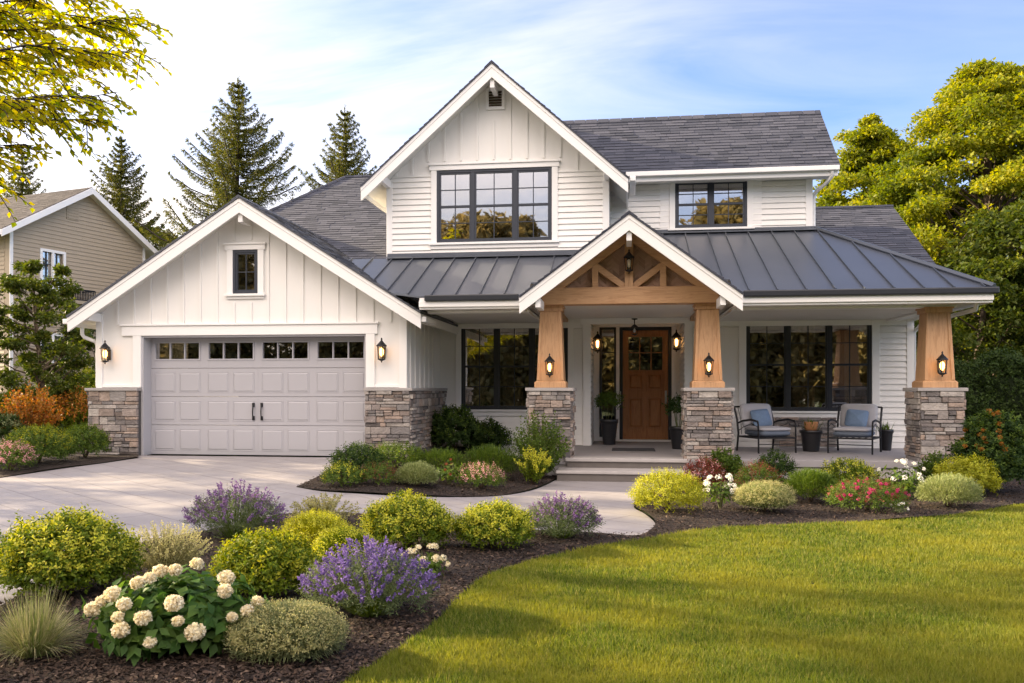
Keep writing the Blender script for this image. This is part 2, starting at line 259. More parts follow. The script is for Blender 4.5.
# ------------------------------------------------------------------ object helpers
def tag(o, label=None, cat=None, group=None, kind=None):
    if label: o['label'] = label
    if cat: o['category'] = cat
    if group: o['group'] = group
    if kind: o['kind'] = kind
    return o
def empty(name, loc, label, cat, group=None, rz=0):
    o = bpy.data.objects.new(name, None); C.objects.link(o); o.location = loc; o.rotation_euler = (0, 0, rz); o.empty_display_size = 0.2
    return tag(o, label, cat, group)
def rootloc(p):
    while p and p.parent: p = p.parent
    return Vector(p.location) if p else Vector((0, 0, 0))
class MB:
    """collects faces; build() makes ONE mesh object (coordinates are world unless local=True)"""
    def __init__(s): s.v = []; s.f = []; s.sm = []
    def add(s, vs, fs, smooth=False):
        b = len(s.v); s.v += [tuple(p) for p in vs]; s.f += [tuple(b + i for i in f) for f in fs]; s.sm += [smooth] * len(fs)
    def hexa(s, p):   # 8 points: bottom 4, top 4
        s.add(p, [(3, 2, 1, 0), (4, 5, 6, 7), (0, 1, 5, 4), (1, 2, 6, 5), (2, 3, 7, 6), (3, 0, 4, 7)])
    def box(s, x0, x1, y0, y1, z0, z1):
        s.hexa([(x0, y0, z0), (x1, y0, z0), (x1, y1, z0), (x0, y1, z0), (x0, y0, z1), (x1, y0, z1), (x1, y1, z1), (x0, y1, z1)])
    def fb(s, fr, u0, u1, v0, v1, w0, w1):
        s.hexa([fr(u0, v0, w1), fr(u1, v0, w1), fr(u1, v0, w0), fr(u0, v0, w0), fr(u0, v1, w1), fr(u1, v1, w1), fr(u1, v1, w0), fr(u0, v1, w0)])
    def prism(s, poly, d):
        n = len(poly); d = Vector(d); a = [Vector(p) for p in poly]; b = [p + d for p in a]
        s.add(a + b, [tuple(range(n)), tuple(range(2 * n - 1, n - 1, -1))] + [(i, (i + 1) % n, n + (i + 1) % n, n + i)[::-1] for i in range(n)])
    def tube(s, pts, rad, seg=8, smooth=True, closed=True):
        pts = [Vector(p) for p in pts]; n = len(pts)
        rad = rad if hasattr(rad, '__len__') else [rad] * n
        rings = []; prev = None
        for i, p in enumerate(pts):
            t = (pts[min(i + 1, n - 1)] - pts[max(i - 1, 0)]).normalized()
            a = Vector((0, 0, 1)) if abs(t.z) < 0.9 else Vector((1, 0, 0))
            if prev is not None and prev.cross(t).length > 1e-4 : x = (prev - t * prev.dot(t)).normalized()
            else: x = t.cross(a).normalized()
            prev = x; y = t.cross(x)
            rings.append([p + (x * math.cos(k * 2 * math.pi / seg) + y * math.sin(k * 2 * math.pi / seg)) * rad[i] for k in range(seg)])
        vs = [q for r in rings for q in r]; fs = []
        for i in range(n - 1):
            for k in range(seg): fs.append((i * seg + k, i * seg + (k + 1) % seg, (i + 1) * seg + (k + 1) % seg, (i + 1) * seg + k))
        s.add(vs, fs, smooth)
        if closed: s.add(rings[0][::-1], [tuple(range(seg))]); s.add(rings[-1], [tuple(range(seg))])
    def lathe(s, prof, c, seg=24, smooth=True, ph=0):
        c = Vector(c); vs = []; fs = []
        for r, z in prof:
            for k in range(seg): a = ph + k * 2 * math.pi / seg; vs.append(c + Vector((r * math.cos(a), r * math.sin(a), z)))
        for i in range(len(prof) - 1):
            for k in range(seg): fs.append((i * seg + k, i * seg + (k + 1) % seg, (i + 1) * seg + (k + 1) % seg, (i + 1) * seg + k))
        s.add(vs, fs, smooth)
    def build_each(s, name, mat, parent=None, **k):
        for i in range(0, len(s.v), 8):
            m = MB(); m.hexa(s.v[i:i + 8]); m.build(name, mat, parent, **k)
    def build(s, name, mat, parent=None, bevel=0, local=False, recalc=True, kind=None):
        me = bpy.data.meshes.new(name); o0 = Vector((0, 0, 0)) if local else rootloc(parent)
        me.from_pydata([(p[0] - o0.x, p[1] - o0.y, p[2] - o0.z) for p in s.v], [], s.f)
        me.polygons.foreach_set('use_smooth', s.sm)
        if recalc:
            bm = bmesh.new(); bm.from_mesh(me); bmesh.ops.recalc_face_normals(bm, faces=bm.faces); bm.to_mesh(me); bm.free()
        me.materials.append(M[mat] if isinstance(mat, str) else mat); me.update()
        o = bpy.data.objects.new(name, me); C.objects.link(o)
        if parent: o.parent = parent
        if bevel:
            b = o.modifiers.new('bevel', 'BEVEL'); b.width = bevel; b.segments = 2; b.limit_method = 'ANGLE'; b.angle_limit = R(40)
        if kind: o['kind'] = kind
        return o
def frame(o, U, N):
    o = Vector(o); U = Vector(U).normalized(); N = Vector(N).normalized(); Zv = Vector((0, 0, 1))
    return lambda u, v, w: o + U * u + Zv * v + N * w
def wallcols(u0, u1, v0, top, holes, extra=()):
    """cells (ua,ub,va,vb_left,vb_right) of a wall with a top function and rectangular holes"""
    ks = sorted({u0, u1, *[h for H in holes for h in H[:2]], *extra}); ks = [k for k in ks if u0 <= k <= u1]; out = []
    for a, b in zip(ks, ks[1:]):
        m = (a + b) / 2; hs = sorted([H for H in holes if H[0] - 1e-6 <= m <= H[1] + 1e-6], key=lambda H: H[2]); z = v0
        for H in hs:
            if H[2] > z: out.append((a, b, z, H[2], H[2]))
            z = H[3]
        out.append((a, b, z, top(a), top(b)))
    return out
def wall(mb, fr, u0, u1, v0, top, holes=(), th=0.15, extra=()):
    for a, b, va, vl, vr in wallcols(u0, u1, v0, top, holes, extra):
        mb.hexa([fr(a, va, 0), fr(b, va, 0), fr(b, va, -th), fr(a, va, -th), fr(a, vl, 0), fr(b, vr, 0), fr(b, vr, -th), fr(a, vl, -th)])
def laps(mb, fr, u0, u1, v0, v1, holes=(), e=0.118, topclip=None):
    v = v0; k = 0
    while v < v1 - 0.01:
        t = min(v + e, v1); iv = [(u0, u1)]
        if topclip:
            iv = [topclip(t)] if topclip(t) else []
        for H in holes:
            if H[2] < t - 0.01 and H[3] > v + 0.01:
                n = []
                for a, b in iv:
                    if H[1] <= a or H[0] >= b: n.append((a, b)); continue
                    if H[0] > a: n.append((a, H[0]))
                    if H[1] < b: n.append((H[1], b))
                iv = n
        for a, b in iv:
            if b - a < 0.01: continue
            lo, hi = 0.032, 0.005; c = a; first = True
            while c < b - 1e-6:
                d = min(b, c + rng.uniform(1.8, 3.6)); 
                if b - d < 0.4: d = b
                mb.hexa([fr(c, v, lo), fr(d - 0.002, v, lo), fr(d - 0.002, v, 0), fr(c, v, 0), fr(c, t, hi), fr(d - 0.002, t, hi), fr(d - 0.002, t, 0), fr(c, t, 0)]); c = d
        v = t
def battens(mb, fr, us, v0, top, holes=(), w=0.045):
    for u in us:
        segs = [(v0, min(top(u - w / 2), top(u + w / 2)))]
        for H in holes:
            if H[0] - w / 2 < u < H[1] + w / 2:
                n = []
                for a, b in segs:
                    if H[3] <= a or H[2] >= b: n.append((a, b)); continue
                    if H[2] > a: n.append((a, H[2]))
                    if H[3] < b: n.append((H[3], b))
                segs = n
        for a, b in segs:
            if b - a > 0.03: mb.fb(fr, u - w / 2, u + w / 2, a, b, 0.001, 0.024)
def stones(mb, fr, u0, u1, v0, v1, depth=0.0, seed=0):
    r = np.random.default_rng(seed); v = v0
    while v < v1 - 0.012:
        h = r.choice([0.05, 0.07, 0.09, 0.12, 0.15], p=[0.2, 0.25, 0.25, 0.2, 0.1]) * r.uniform(0.85, 1.15); t = v + h
        if v1 - t < 0.05: t = v1
        u = u0
        while u < u1 - 0.01:
            l = r.uniform(0.10, 0.26) + (r.random() < 0.45) * r.uniform(0.05, 0.25); 
            if u == u0 and r.random() < 0.5: l *= 0.5
            x = u + l
            if u1 - x < 0.1: x = u1
            parts = [(v, t)]
            if t - v > 0.095 and r.random() < 0.4: m = v + (t - v) * r.uniform(0.4, 0.6); parts = [(v, m), (m, t)]
            for a, b in parts:
                d = depth + r.uniform(0.010, 0.055); g = 0.0045; j = lambda: r.uniform(-0.011, 0.011)
                mb.hexa([fr(u + g, a + g, d + j()), fr(x - g, a + g, d + j()), fr(x - g, a + g, -0.02), fr(u + g, a + g, -0.02),
                         fr(u + g, b - g, d + j()), fr(x - g, b - g, d + j()), fr(x - g, b - g, -0.02), fr(u + g, b - g, -0.02)])
            u = x
        v = t
def scan(poly, o, U, Vv, v):
    pts = [((Vector(p) - o).dot(U), (Vector(p) - o).dot(Vv)) for p in poly]; xs = []
    for (a, b), (c, d) in zip(pts, pts[1:] + pts[:1]):
        if (b - v) * (d - v) < 0: xs.append(a + (c - a) * (v - b) / (d - b))
    return (min(xs), max(xs)) if len(xs) >= 2 else None
def planeaxes(poly, U):
    p = [Vector(q) for q in poly]; n = (p[1] - p[0]).cross(p[2] - p[1]).normalized()
    if n.z < 0: n = -n
    U = Vector(U); U = (U - n * U.dot(n)).normalized(); Vv = n.cross(U)
    if Vv.z < 0: Vv = -Vv
    return p[0], U, Vv, n
def shingles(mb, poly, U, e=0.135, seed=1, wmin=0.16, wmax=0.42, lift=0.0):
    o, U, Vv, n = planeaxes(poly, U); r = np.random.default_rng(seed); vs = [(Vector(p) - o).dot(Vv) for p in poly]; v = min(vs); v1 = max(vs)
    while v < v1 - 0.005:
        s = scan(poly, o, U, Vv, min(v + e * 0.5, v1 - 0.002))
        if s:
            u = s[0] - r.uniform(0, 0.2)
            while u < s[1]:
                w = r.uniform(wmin, wmax); a, b = max(u, s[0]), min(u + w - 0.005, s[1]); u += w
                if b - a < 0.02: continue
                t = lift + r.uniform(0.010, 0.022); q = lambda uu, vv, ww: o + U * uu + Vv * vv + n * ww
                vb = v - r.uniform(0, 0.008); ve = min(v + e * 1.03, v1)
                mb.hexa([q(a, vb, t), q(b, vb, t), q(b, vb, lift), q(a, vb, lift), q(a, ve, lift + 0.004), q(b, ve, lift + 0.004), q(b, ve, lift), q(a, ve, lift)])
        v += e
def seams(mb, poly, U, sp=0.42, off=0.0, h=0.035, w=0.018, v_skip=0.0):
    o, U, Vv, n = planeaxes(poly, U); us = [(Vector(p) - o).dot(U) for p in poly]; u = min(us) + off
    while u < max(us):
        s = scan(poly, o, Vv, U, u)
        if s and s[1] - s[0] > 0.08:
            q = lambda uu, vv, ww: o + U * uu + Vv * vv + n * ww
            mb.hexa([q(u - w / 2, s[0], h), q(u + w / 2, s[0], h), q(u + w / 2, s[0], 0), q(u - w / 2, s[0], 0), q(u - w / 2, s[1], h), q(u + w / 2, s[1], h), q(u + w / 2, s[1], 0), q(u - w / 2, s[1], 0)])
        u += sp
def slab(mb, poly, t):
    p = [Vector(q) for q in poly]; n = (p[1] - p[0]).cross(p[2] - p[1]).normalized()
    if n.z < 0: n = -n
    mb.prism(p, -n * t)
FRONT = lambda Y, X=0.0: frame((X, Y, 0), (1, 0, 0), (0, -1, 0))    # u=X, v=Z, w towards the street
# ------------------------------------------------------------------ foliage clouds
class Cloud:
    def __init__(s): s.V = []; s.T = []; s.n = 0
    def put(s, v, t): s.V.append(v.reshape(-1, 3)); s.T.append(t + s.n); s.n += v.reshape(-1, 3).shape[0]
    def leaves(s, P, D, Nn, L, Wd, fold=0.15):
        D = nrm(D); Sd = nrm(np.cross(D, Nn)); Nn = np.cross(Sd, D); L = np.broadcast_to(L, (len(P),))[:, None]; Wd = np.broadcast_to(Wd, (len(P),))[:, None]
        mid = P + D * L * 0.45 + Nn * Wd * fold
        v = np.stack([P, mid + Sd * Wd / 2, P + D * L - Nn * L * 0.08, mid - Sd * Wd / 2], 1)
        b = np.arange(len(P))[:, None] * 4
        t = np.concatenate([b + np.array([[0, 1, 2]]), b + np.array([[0, 2, 3]])], 0); s.put(v, t)
    def blades(s, P, D, L, Wd, droop, seg=4):
        n = len(P); D = nrm(D); L = np.broadcast_to(L, (n,)); Wd = np.broadcast_to(Wd, (n,)); droop = np.broadcast_to(droop, (n,))
        Sd = nrm(np.cross(D, np.array([0, 0, 1.0]) + 0.01)); rows = []
        for k in range(seg + 1):
            t = k / seg; c = P + D * (L * t)[:, None]; c[:, 2] -= droop * L * t ** 2.2
            w = (Wd * (1 - t ** 1.5) * 0.5 + 0.0003)[:, None]; rows += [c + Sd * w, c - Sd * w]
        v = np.stack(rows, 1); b = np.arange(n)[:, None] * (2 * seg + 2); T = []
        for k in range(seg): T += [b + np.array([[2 * k, 2 * k + 1, 2 * k + 3]]), b + np.array([[2 * k, 2 * k + 3, 2 * k + 2]])]
        s.put(v, np.concatenate(T, 0))
    def build(s, name, mat, parent=None, smooth=False):
        v = np.concatenate(s.V).astype(np.float32); t = np.concatenate(s.T).astype(np.int32); me = bpy.data.meshes.new(name)
        me.vertices.add(len(v)); me.vertices.foreach_set('co', v.ravel()); me.loops.add(t.size); me.loops.foreach_set('vertex_index', t.ravel())
        me.polygons.add(len(t)); me.polygons.foreach_set('loop_start', np.arange(0, t.size, 3, dtype=np.int32)); me.polygons.foreach_set('loop_total', np.full(len(t), 3, dtype=np.int32))
        me.update(calc_edges=True); me.materials.append(M[mat] if isinstance(mat, str) else mat)
        o = bpy.data.objects.new(name, me); C.objects.link(o)
        if parent: o.parent = parent
        return o
def nrm(a): return a / (np.linalg.norm(a, axis=-1, keepdims=True) + 1e-9)
def rdir(r, n): return nrm(r.normal(size=(n, 3)))
def dome(r, n, rx, ry, h, inner=0.35, lump=0.12, zmin=-0.55, ph=None):
    d = rdir(r, n * 2); d = d[d[:, 2] > zmin][:n]; n = len(d)
    ph = r.uniform(0, 6, 6) if ph is None else ph
    l = 1 + lump * (np.sin(d[:, 0] * 5 + ph[0]) * np.sin(d[:, 1] * 6 + ph[1]) + 0.7 * np.sin(d[:, 2] * 9 + ph[2] + d[:, 0] * 7) + 0.6 * np.sin(d[:, 1] * 13 + ph[3]) * np.sin(d[:, 0] * 12 + ph[4]))
    rad = 1 - inner * r.random(n) ** 1.8 * 1.0
    cz = h * 0.42; sc = np.array([rx, ry, h - cz]); p = d * sc * (l * rad)[:, None]
    low = p[:, 2] < 0; p[low, 2] *= cz / (h - cz) * 0.95; p[:, 2] += cz; return p, d, rad
def sprigs(cl, r, p, d, L, k, lL, lW, up=0.5, jit=0.4, spread=0.8):
    n = len(p); sdv = nrm(d * np.array([1, 1, 0.8]) + np.array([0, 0, up]) + r.normal(size=(n, 3)) * jit)
    L = L * r.uniform(0.6, 1.25, n)
    a0 = r.uniform(0, 6.28, n); ax = nrm(np.cross(sdv, rdir(r, n))); ay = np.cross(sdv, ax)
    for j in range(k):
        t = (j + 0.4) / k; a = a0 + j * 2.4; q = ax * np.cos(a)[:, None] + ay * np.sin(a)[:, None]
        P = p + sdv * (L * t)[:, None]; ll = lL * (1.1 - 0.45 * t) * r.uniform(0.75, 1.2, n)
        D = sdv * (1 - spread * 0.55) + q * spread; cl.leaves(P, D, sdv + r.normal(size=(n, 3)) * 0.25, ll, ll * (lW / lL))
def stems(mb_name, parent, r, n, rx, ry, h, rad, mat='twig'):
    mb = MB()
    for i in range(n):
        a = r.uniform(0, 6.28); q = r.uniform(0.2, 0.8); e = Vector((math.cos(a) * rx * q, math.sin(a) * ry * q, h * r.uniform(0.55, 0.85)))
        mb.tube([(e.x * 0.1, e.y * 0.1, 0), (e.x * 0.45, e.y * 0.45, e.z * 0.45), e], [rad, rad * 0.7, rad * 0.3], 5)
    return mb.build(mb_name, mat, parent, local=True)

# ================================================================== GROUND
def polyground(name, pts, dz, mat, step=0.5, kind='structure', zf=None, thick=0):
    bm = bmesh.new(); vs = [bm.verts.new((p[0], p[1], 0)) for p in pts]; f = bm.faces.new(vs)
    xs = [p[0] for p in pts]; ys = [p[1] for p in pts]
    for ax, lo, hi in ((0, min(xs), max(xs)), (1, min(ys), max(ys))):
        k = lo + step
        while k < hi:
            co = [0, 0, 0]; co[ax] = k; no = [0, 0, 0]; no[ax] = 1
            bmesh.ops.bisect_plane(bm, geom=bm.verts[:] + bm.edges[:] + bm.faces[:], plane_co=co, plane_no=no); k += step
    bmesh.ops.triangulate(bm, faces=[f for f in bm.faces if len(f.verts) > 4])
    for v in bm.verts: v.co.z = float(gz(v.co.x, v.co.y)) + dz + (zf(v.co.x, v.co.y) if zf else 0)
    for f in bm.faces:
        f.normal_update()
        if f.normal.z < 0: f.normal_flip()
    me = bpy.data.meshes.new(name); bm.to_mesh(me); bm.free(); me.materials.append(M[mat]); o = bpy.data.objects.new(name, me); C.objects.link(o); o['kind'] = kind; return o
def smoothpoly(pts, n=6):
    P = [Vector(p) for p in pts]; out = []
    for i in range(len(P) - 1):
        p0 = P[max(i - 1, 0)]; p1 = P[i]; p2 = P[i + 1]; p3 = P[min(i + 2, len(P) - 1)]
        for k in range(n):
            t = k / n; out.append(0.5 * ((2 * p1) + (-p0 + p2) * t + (2 * p0 - 5 * p1 + 4 * p2 - p3) * t * t + (-p0 + 3 * p1 - 3 * p2 + p3) * t ** 3))
    out.append(P[-1]); return out
def gp(l, n=6): return smoothpoly([ground(x, y) for x, y in l], n)
def base_ground():
    xs = [-250, -120, -60, -35] + list(np.arange(-24, 16.1, 1.0)) + [25, 50, 120, 250]; ys = [-80, -30, -10] + list(np.arange(0, 30.1, 1.0)) + [40, 60, 120, 400]
    v = [(x, y, float(gz(x, y)) - 0.03) for y in ys for x in xs]; n = len(xs)
    f = [(j * n + i, j * n + i + 1, (j + 1) * n + i + 1, (j + 1) * n + i) for j in range(len(ys) - 1) for i in range(n - 1)]
    mb = MB(); mb.add(v, f); mb.build('ground', 'lawn', recalc=False, kind='structure')
base_ground()
# edge between the drive / walk and the front bed, left to right
far_edge = [(-60, 640), (0, 607), (60, 572), (130, 548), (220, 528), (300, 514), (380, 516), (455, 527), (530, 533), (600, 536), (636, 537), (652, 530), (655, 523), (645, 514), (634, 507), (640, 498), (660, 489)]
walk_edge = gp(far_edge, 5)
lawn_edge_px = [(318, 700), (350, 683), (400, 652), (440, 621), (462, 597), (490, 577), (540, 561), (600, 548), (660, 539), (700, 532), (770, 527), (850, 524), (930, 519), (985, 512), (1024, 505), (1080, 498)]
lawn_edge = gp(lawn_edge_px, 5)
xL = X_(557, 14.65)
lowstepL, lowstepR = X_(557, 14.65), X_(692, 14.65)
cen_edge = gp([(296, 487), (330, 492), (400, 496), (480, 497), (525, 492), (548, 484), (558, 478)], 5)
left_edge = gp([(139, 458), (105, 463), (60, 469), (20, 475), (-40, 484), (-120, 497)], 5)
drive = [(-9.6, 15.62)] + [(p.x, p.y) for p in left_edge] + [(-16, 9.5), (-16, 4.5)] + [(p.x, p.y) for p in walk_edge] + \
        [(lowstepR, 14.66), (lowstepL, 14.66)] + [(p.x, p.y) for p in reversed(cen_edge)] + [(X_(366, 15.6) + 0.05, 15.62)]
polyground('driveway', drive, 0.0, 'drive', 0.6)
MBZ = lambda x, y: 0.025 + 0.02 * math.sin(x * 2.3) * math.sin(y * 1.9)
front_bed = [(p.x, p.y) for p in walk_edge] + [(lowstepR, 14.8), (1.2, 15.35), (6.3, 15.35), (7.4, 18.5), (11.5, 18.0)] + [(p.x, p.y) for p in reversed(lawn_edge)] + [(-1.6, 3.0), (-6, 3.0), (-6, 4.6)]
mulch_o = polyground('mulch_bed', front_bed, 0.0, 'mulch', 0.25, zf=MBZ)
cen_bed = [(p.x, p.y) for p in cen_edge] + [(lowstepL, 15.6), (-1.7, 16.2), (-1.7, 18.62), (-4.1, 18.62), (-4.1, 15.55), (X_(366, 15.6) + 0.06, 15.55)]
polyground('mulch_bed', cen_bed, 0.0, 'mulch', 0.25, zf=MBZ)
left_bed = [(-9.62, 15.75)] + [(p.x, p.y) for p in left_edge] + [(-19, 17), (-17, 22), (-10.4, 22)]
polyground('mulch_bed', left_bed, 0.0, 'mulch', 0.3, zf=MBZ)
lawn_poly = [(p.x, p.y) for p in lawn_edge] + [(14, 17.5), (14, 2.2), (-2.5, 2.2)]
polyground('lawn', lawn_poly, 0.012, 'lawn', 0.6)
def inpoly(P, poly):
    x, y = P[:, 0], P[:, 1]; c = np.zeros(len(P), bool); n = len(poly)
    for i in range(n):
        (x1, y1), (x2, y2) = poly[i], poly[(i + 1) % n]
        k = ((y1 > y) != (y2 > y)) & (x < (x2 - x1) * (y - y1) / (y2 - y1 + 1e-12) + x1); c ^= k
    return c
def pixel(P):
    d = -P[:, 0] * sY + P[:, 1] * cY; r = P[:, 0] * cY + P[:, 1] * sY; return 512 + F * r / d, d
def lawn_blades():
    r = np.random.default_rng(3); N = 2600000
    # distance-weighted sampling: density ~ 1/d^2
    d = 4.2 * (17 / 4.2) ** r.random(N); u = r.uniform(-0.42, 0.72, N)
    X = d * (u * cY - sY); Y = d * (u * sY + cY); P = np.stack([X, Y, np.zeros(N)], 1)
    keep = inpoly(P, [tuple(q) for q in lawn_poly]); P = P[keep]; d = d[keep]
    P = P[:330000]; d = d[:330000]; n = len(P)
    lump = 0.75 + 0.35 * np.sin(P[:, 0] * 3.1 + 1.3 * np.sin(P[:, 1] * 2.2)) * np.sin(P[:, 1] * 4.3 + P[:, 0])
    D = np.stack([r.normal(0, 0.42, n), r.normal(0, 0.42, n), np.ones(n)], 1)
    P[:, 2] = 0.01; sc = np.clip(d / 7, 0.75, 2.2)
    cl = Cloud(); lump += 0.3 * np.sin(P[:, 0] * 9.1 + 2 * np.sin(P[:, 1] * 7.3)) * np.sin(P[:, 1] * 11 + P[:, 0] * 3); L = 0.046 * r.uniform(0.5, 1.3, n) * (0.55 + 0.55 * lump); Wd = 0.0052 * sc
    D = nrm(D); Sd = nrm(np.cross(D, rdir(r, n)))
    tip = P + D * L[:, None] + r.normal(size=(n, 3)) * 0.006
    v = np.stack([P + Sd * Wd[:, None], P - Sd * Wd[:, None], tip], 1); cl.put(v, np.arange(n)[:, None] * 3 + np.array([[0, 1, 2]]))
    o = cl.build('grass', 'blade'); tag(o, 'short mown green grass blades covering the front lawn', 'grass', kind='stuff')
lawn_blades()
def chips():
    r = np.random.default_rng(5); cl = Cloud()
    for poly, n, dmin in ((front_bed, 260000, 4), (cen_bed, 16000, 10), (left_bed, 9000, 10)):
        pa = np.array(poly); lo = pa.min(0); hi = pa.max(0)
        if n > 100000:
            d = 4.0 * (17 / 4.0) ** r.random(n); u = r.uniform(-0.75, 0.75, n); P = np.stack([d * (u * cY - sY), d * (u * sY + cY), np.zeros(n)], 1)
        else: P = np.stack([r.uniform(lo[0], hi[0], n), r.uniform(lo[1], hi[1], n), np.zeros(n)], 1)
        P = P[inpoly(P, [tuple(q) for q in poly])][:60000]; n = len(P)
        P[:, 2] = gz(P[:, 0], P[:, 1]) + 0.03 + 0.02 * np.sin(P[:, 0] * 2.3) * np.sin(P[:, 1] * 1.9) + r.uniform(0, 0.014, n)
        D = rdir(r, n); D[:, 2] *= 0.35; Nn = rdir(r, n) * 0.5 + np.array([0, 0, 1]); L = r.uniform(0.015, 0.05, n); cl.leaves(P, D, Nn, L, L * r.uniform(0.25, 0.6, n))
    tag(cl.build('bark_chips', 'chips'), 'loose dark bark chips scattered over the planting beds', 'mulch', kind='stuff')
chips()

# ================================================================== HOUSE
H = empty('house', (-1.5, 18.6, 0), 'white two-storey farmhouse with dark roofs, attached two-car garage and cedar front porch', 'house')
YG, YM, YU, YD, YP = 15.6, 18.6, 17.2, 20.2, 15.3
GXL, GXR, GA = -10.32, -4.10, -7.16     # garage wall ends and apex
DK = 0.35                               # porch deck level
WG, WH, WW, WT = MB(), MB(), MB(), MB() # garage wall, lower wall, upper walls, trim
def part(mb, name, mat, parent=None, **k): return mb.build(name, mat, parent or H, **k)
# --- windows
def window(fr, u0, u1, v0, v1, sashes, frm='black', cas=(0.12, 0.14, 0.10), room=1.6, curtain=(), rows=2, cols=2, deep=0.0, name='window', head=0.03, mg=0.6):
    """casing (white), frame (dark), glass, curtains; returns the window part"""
    ct, cs, cb = cas; w = MB(); g = 0.003
    w.fb(fr, u0 - cs, u0, v0 - 0.0, v1, 0.0, 0.045); w.fb(fr, u1, u1 + cs, v0 - 0.0, v1, 0.0, 0.045)
    w.fb(fr, u0 - cs - head, u1 + cs + head, v1, v1 + ct, 0.0, 0.055); w.fb(fr, u0 - cs - head - 0.02, u1 + cs + head + 0.02, v1 + ct, v1 + ct + 0.03, 0.0, 0.085)
    win = w.build(name, 'trim', H, bevel=0.004)
    sl = MB(); sl.fb(fr, u0 - cs - 0.03, u1 + cs + 0.03, v0 - 0.045, v0, 0.0, 0.085); sl.fb(fr, u0 - cs, u1 + cs, v0 - 0.045 - cb, v0 - 0.045, 0.0, 0.04)
    sl.build('sill', 'trim', win, bevel=0.004)
    f = MB(); d0, d1 = -0.10, 0.025; e = 0.05
    f.fb(fr, u0, u0 + e, v0, v1, d0, d1); f.fb(fr, u1 - e, u1, v0, v1, d0, d1); f.fb(fr, u0 + e, u1 - e, v1 - e, v1, d0, d1); f.fb(fr, u0 + e, u1 - e, v0, v0 + e, d0, d1)
    tot = sum(sashes); iu0, iu1 = u0 + e, u1 - e; mw = 0.075; free = (iu1 - iu0) - mw * (len(sashes) - 1); x = iu0; gl = MB()
    for i, s in enumerate(sashes):
        a, b = x, x + free * s / tot; x = b + mw
        if i < len(sashes) - 1: f.fb(fr, b, b + mw, v0 + e, v1 - e, d0, d1 - 0.004)
        c, dd = v0 + e, v1 - e; st = 0.032
        if rows == 0: mid = None
        else: mid = (c + dd) / 2
        f.fb(fr, a, a + st, c, dd, -0.05, 0.008); f.fb(fr, b - st, b, c, dd, -0.05, 0.008); f.fb(fr, a + st, b - st, c, c + st, -0.05, 0.008); f.fb(fr, a + st, b - st, dd - st, dd, -0.05, 0.008)
        if mid: f.fb(fr, a + st, b - st, mid - 0.022, mid + 0.022, -0.05, 0.012)
        m = 0.008
        halves = [(c + st, mid - 0.022), (mid + 0.022, dd - st)] if mid else [(c + st, dd - st)]
        for (ha, hb) in halves:
            for k in range(1, cols): uu = a + st + (b - a - 2 * st) * k / cols; f.fb(fr, uu - m, uu + m, ha, hb, -0.032, 0.0)
            rr = rows if mid else 2
            for k in range(1, rr): vv = ha + (hb - ha) * k / rr; f.fb(fr, a + st, b - st, vv - m, vv + m, -0.031, -0.002)
        gl.fb(fr, a + st - 0.005, b - st + 0.005, c + st - 0.005, dd - st + 0.005, -0.022, -0.018)
    f.build('frame', frm, win); gl.build('glass', 'glass', win)
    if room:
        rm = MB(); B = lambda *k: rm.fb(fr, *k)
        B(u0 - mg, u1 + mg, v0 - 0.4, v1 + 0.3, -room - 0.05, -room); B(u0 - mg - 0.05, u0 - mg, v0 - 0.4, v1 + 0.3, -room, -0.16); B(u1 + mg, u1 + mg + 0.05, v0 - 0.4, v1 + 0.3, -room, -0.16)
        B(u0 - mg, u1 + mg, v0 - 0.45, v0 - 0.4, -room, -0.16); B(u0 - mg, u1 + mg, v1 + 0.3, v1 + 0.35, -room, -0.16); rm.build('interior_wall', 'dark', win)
    for (ca, cb2) in curtain:
        cm = MB(); n = max(6, int((cb2 - ca) / 0.02)); pts = [(ca + (cb2 - ca) * i / n, -0.17 + 0.022 * math.sin(i * 1.35) + 0.012 * math.sin(i * 0.57)) for i in range(n + 1)]
        vs = []; 
        for (u, ww) in pts: vs += [fr(u, v0 - 0.05, ww), fr(u, v1 + 0.05, ww)]
        cm.add(vs, [(2 * i, 2 * i + 2, 2 * i + 3, 2 * i + 1) for i in range(n)], True); cm.build('curtain', 'curtain', win, recalc=False)
    return win
# --- garage
frG = FRONT(YG); SG = 0.634; RZG = 5.17; RG = 15.12
gtop = lambda u: RZG - 0.10 - SG * abs(u - GA)
DXL, DXR, DZT = X_(142, YG), X_(366.5, YG), 2.62
gw0, gw1, gh0, gh1 = X_(233.5, YG), X_(258.5, YG), Z_(294, YG, 245), Z_(250, YG, 245)
gholes = [(DXL, DXR, 0.0, DZT), (gw0, gw1, gh0, gh1)]
wall(WG, frG, GXL, GXR, 0.1, gtop, gholes, 0.18, (GA,))
capG = 1.60
battens(WG, frG, [GA + 0.02 + 0.345 * k for k in range(-8, 9)], DZT + 0.22, gtop, [(gw0 - 0.13, gw1 + 0.13, gh0 - 0.16, gh1 + 0.19)])
frGs = frame((GXR, YG, 0), (0, 1, 0), (1, 0, 0)); wall(WG, frGs, 0.19, YM - YG, 0.1, lambda u: 3.08, (), 0.15)
battens(WG, frGs, [0.36, 0.74, 1.12, 1.5, 1.88, 2.26], capG, lambda u: 3.05)
frGl = frame((GXL, 23.5, 0), (0, -1, 0), (-1, 0, 0)); wall(WG, frGl, 0.0, 23.5 - YG - 0.19, 0.1, lambda u: 3.0, (), 0.15); laps(WG, frGl, 0, 23.5 - YG, 0.25, 3.0)
part(WG, 'garage_wall', 'white')
T = MB()
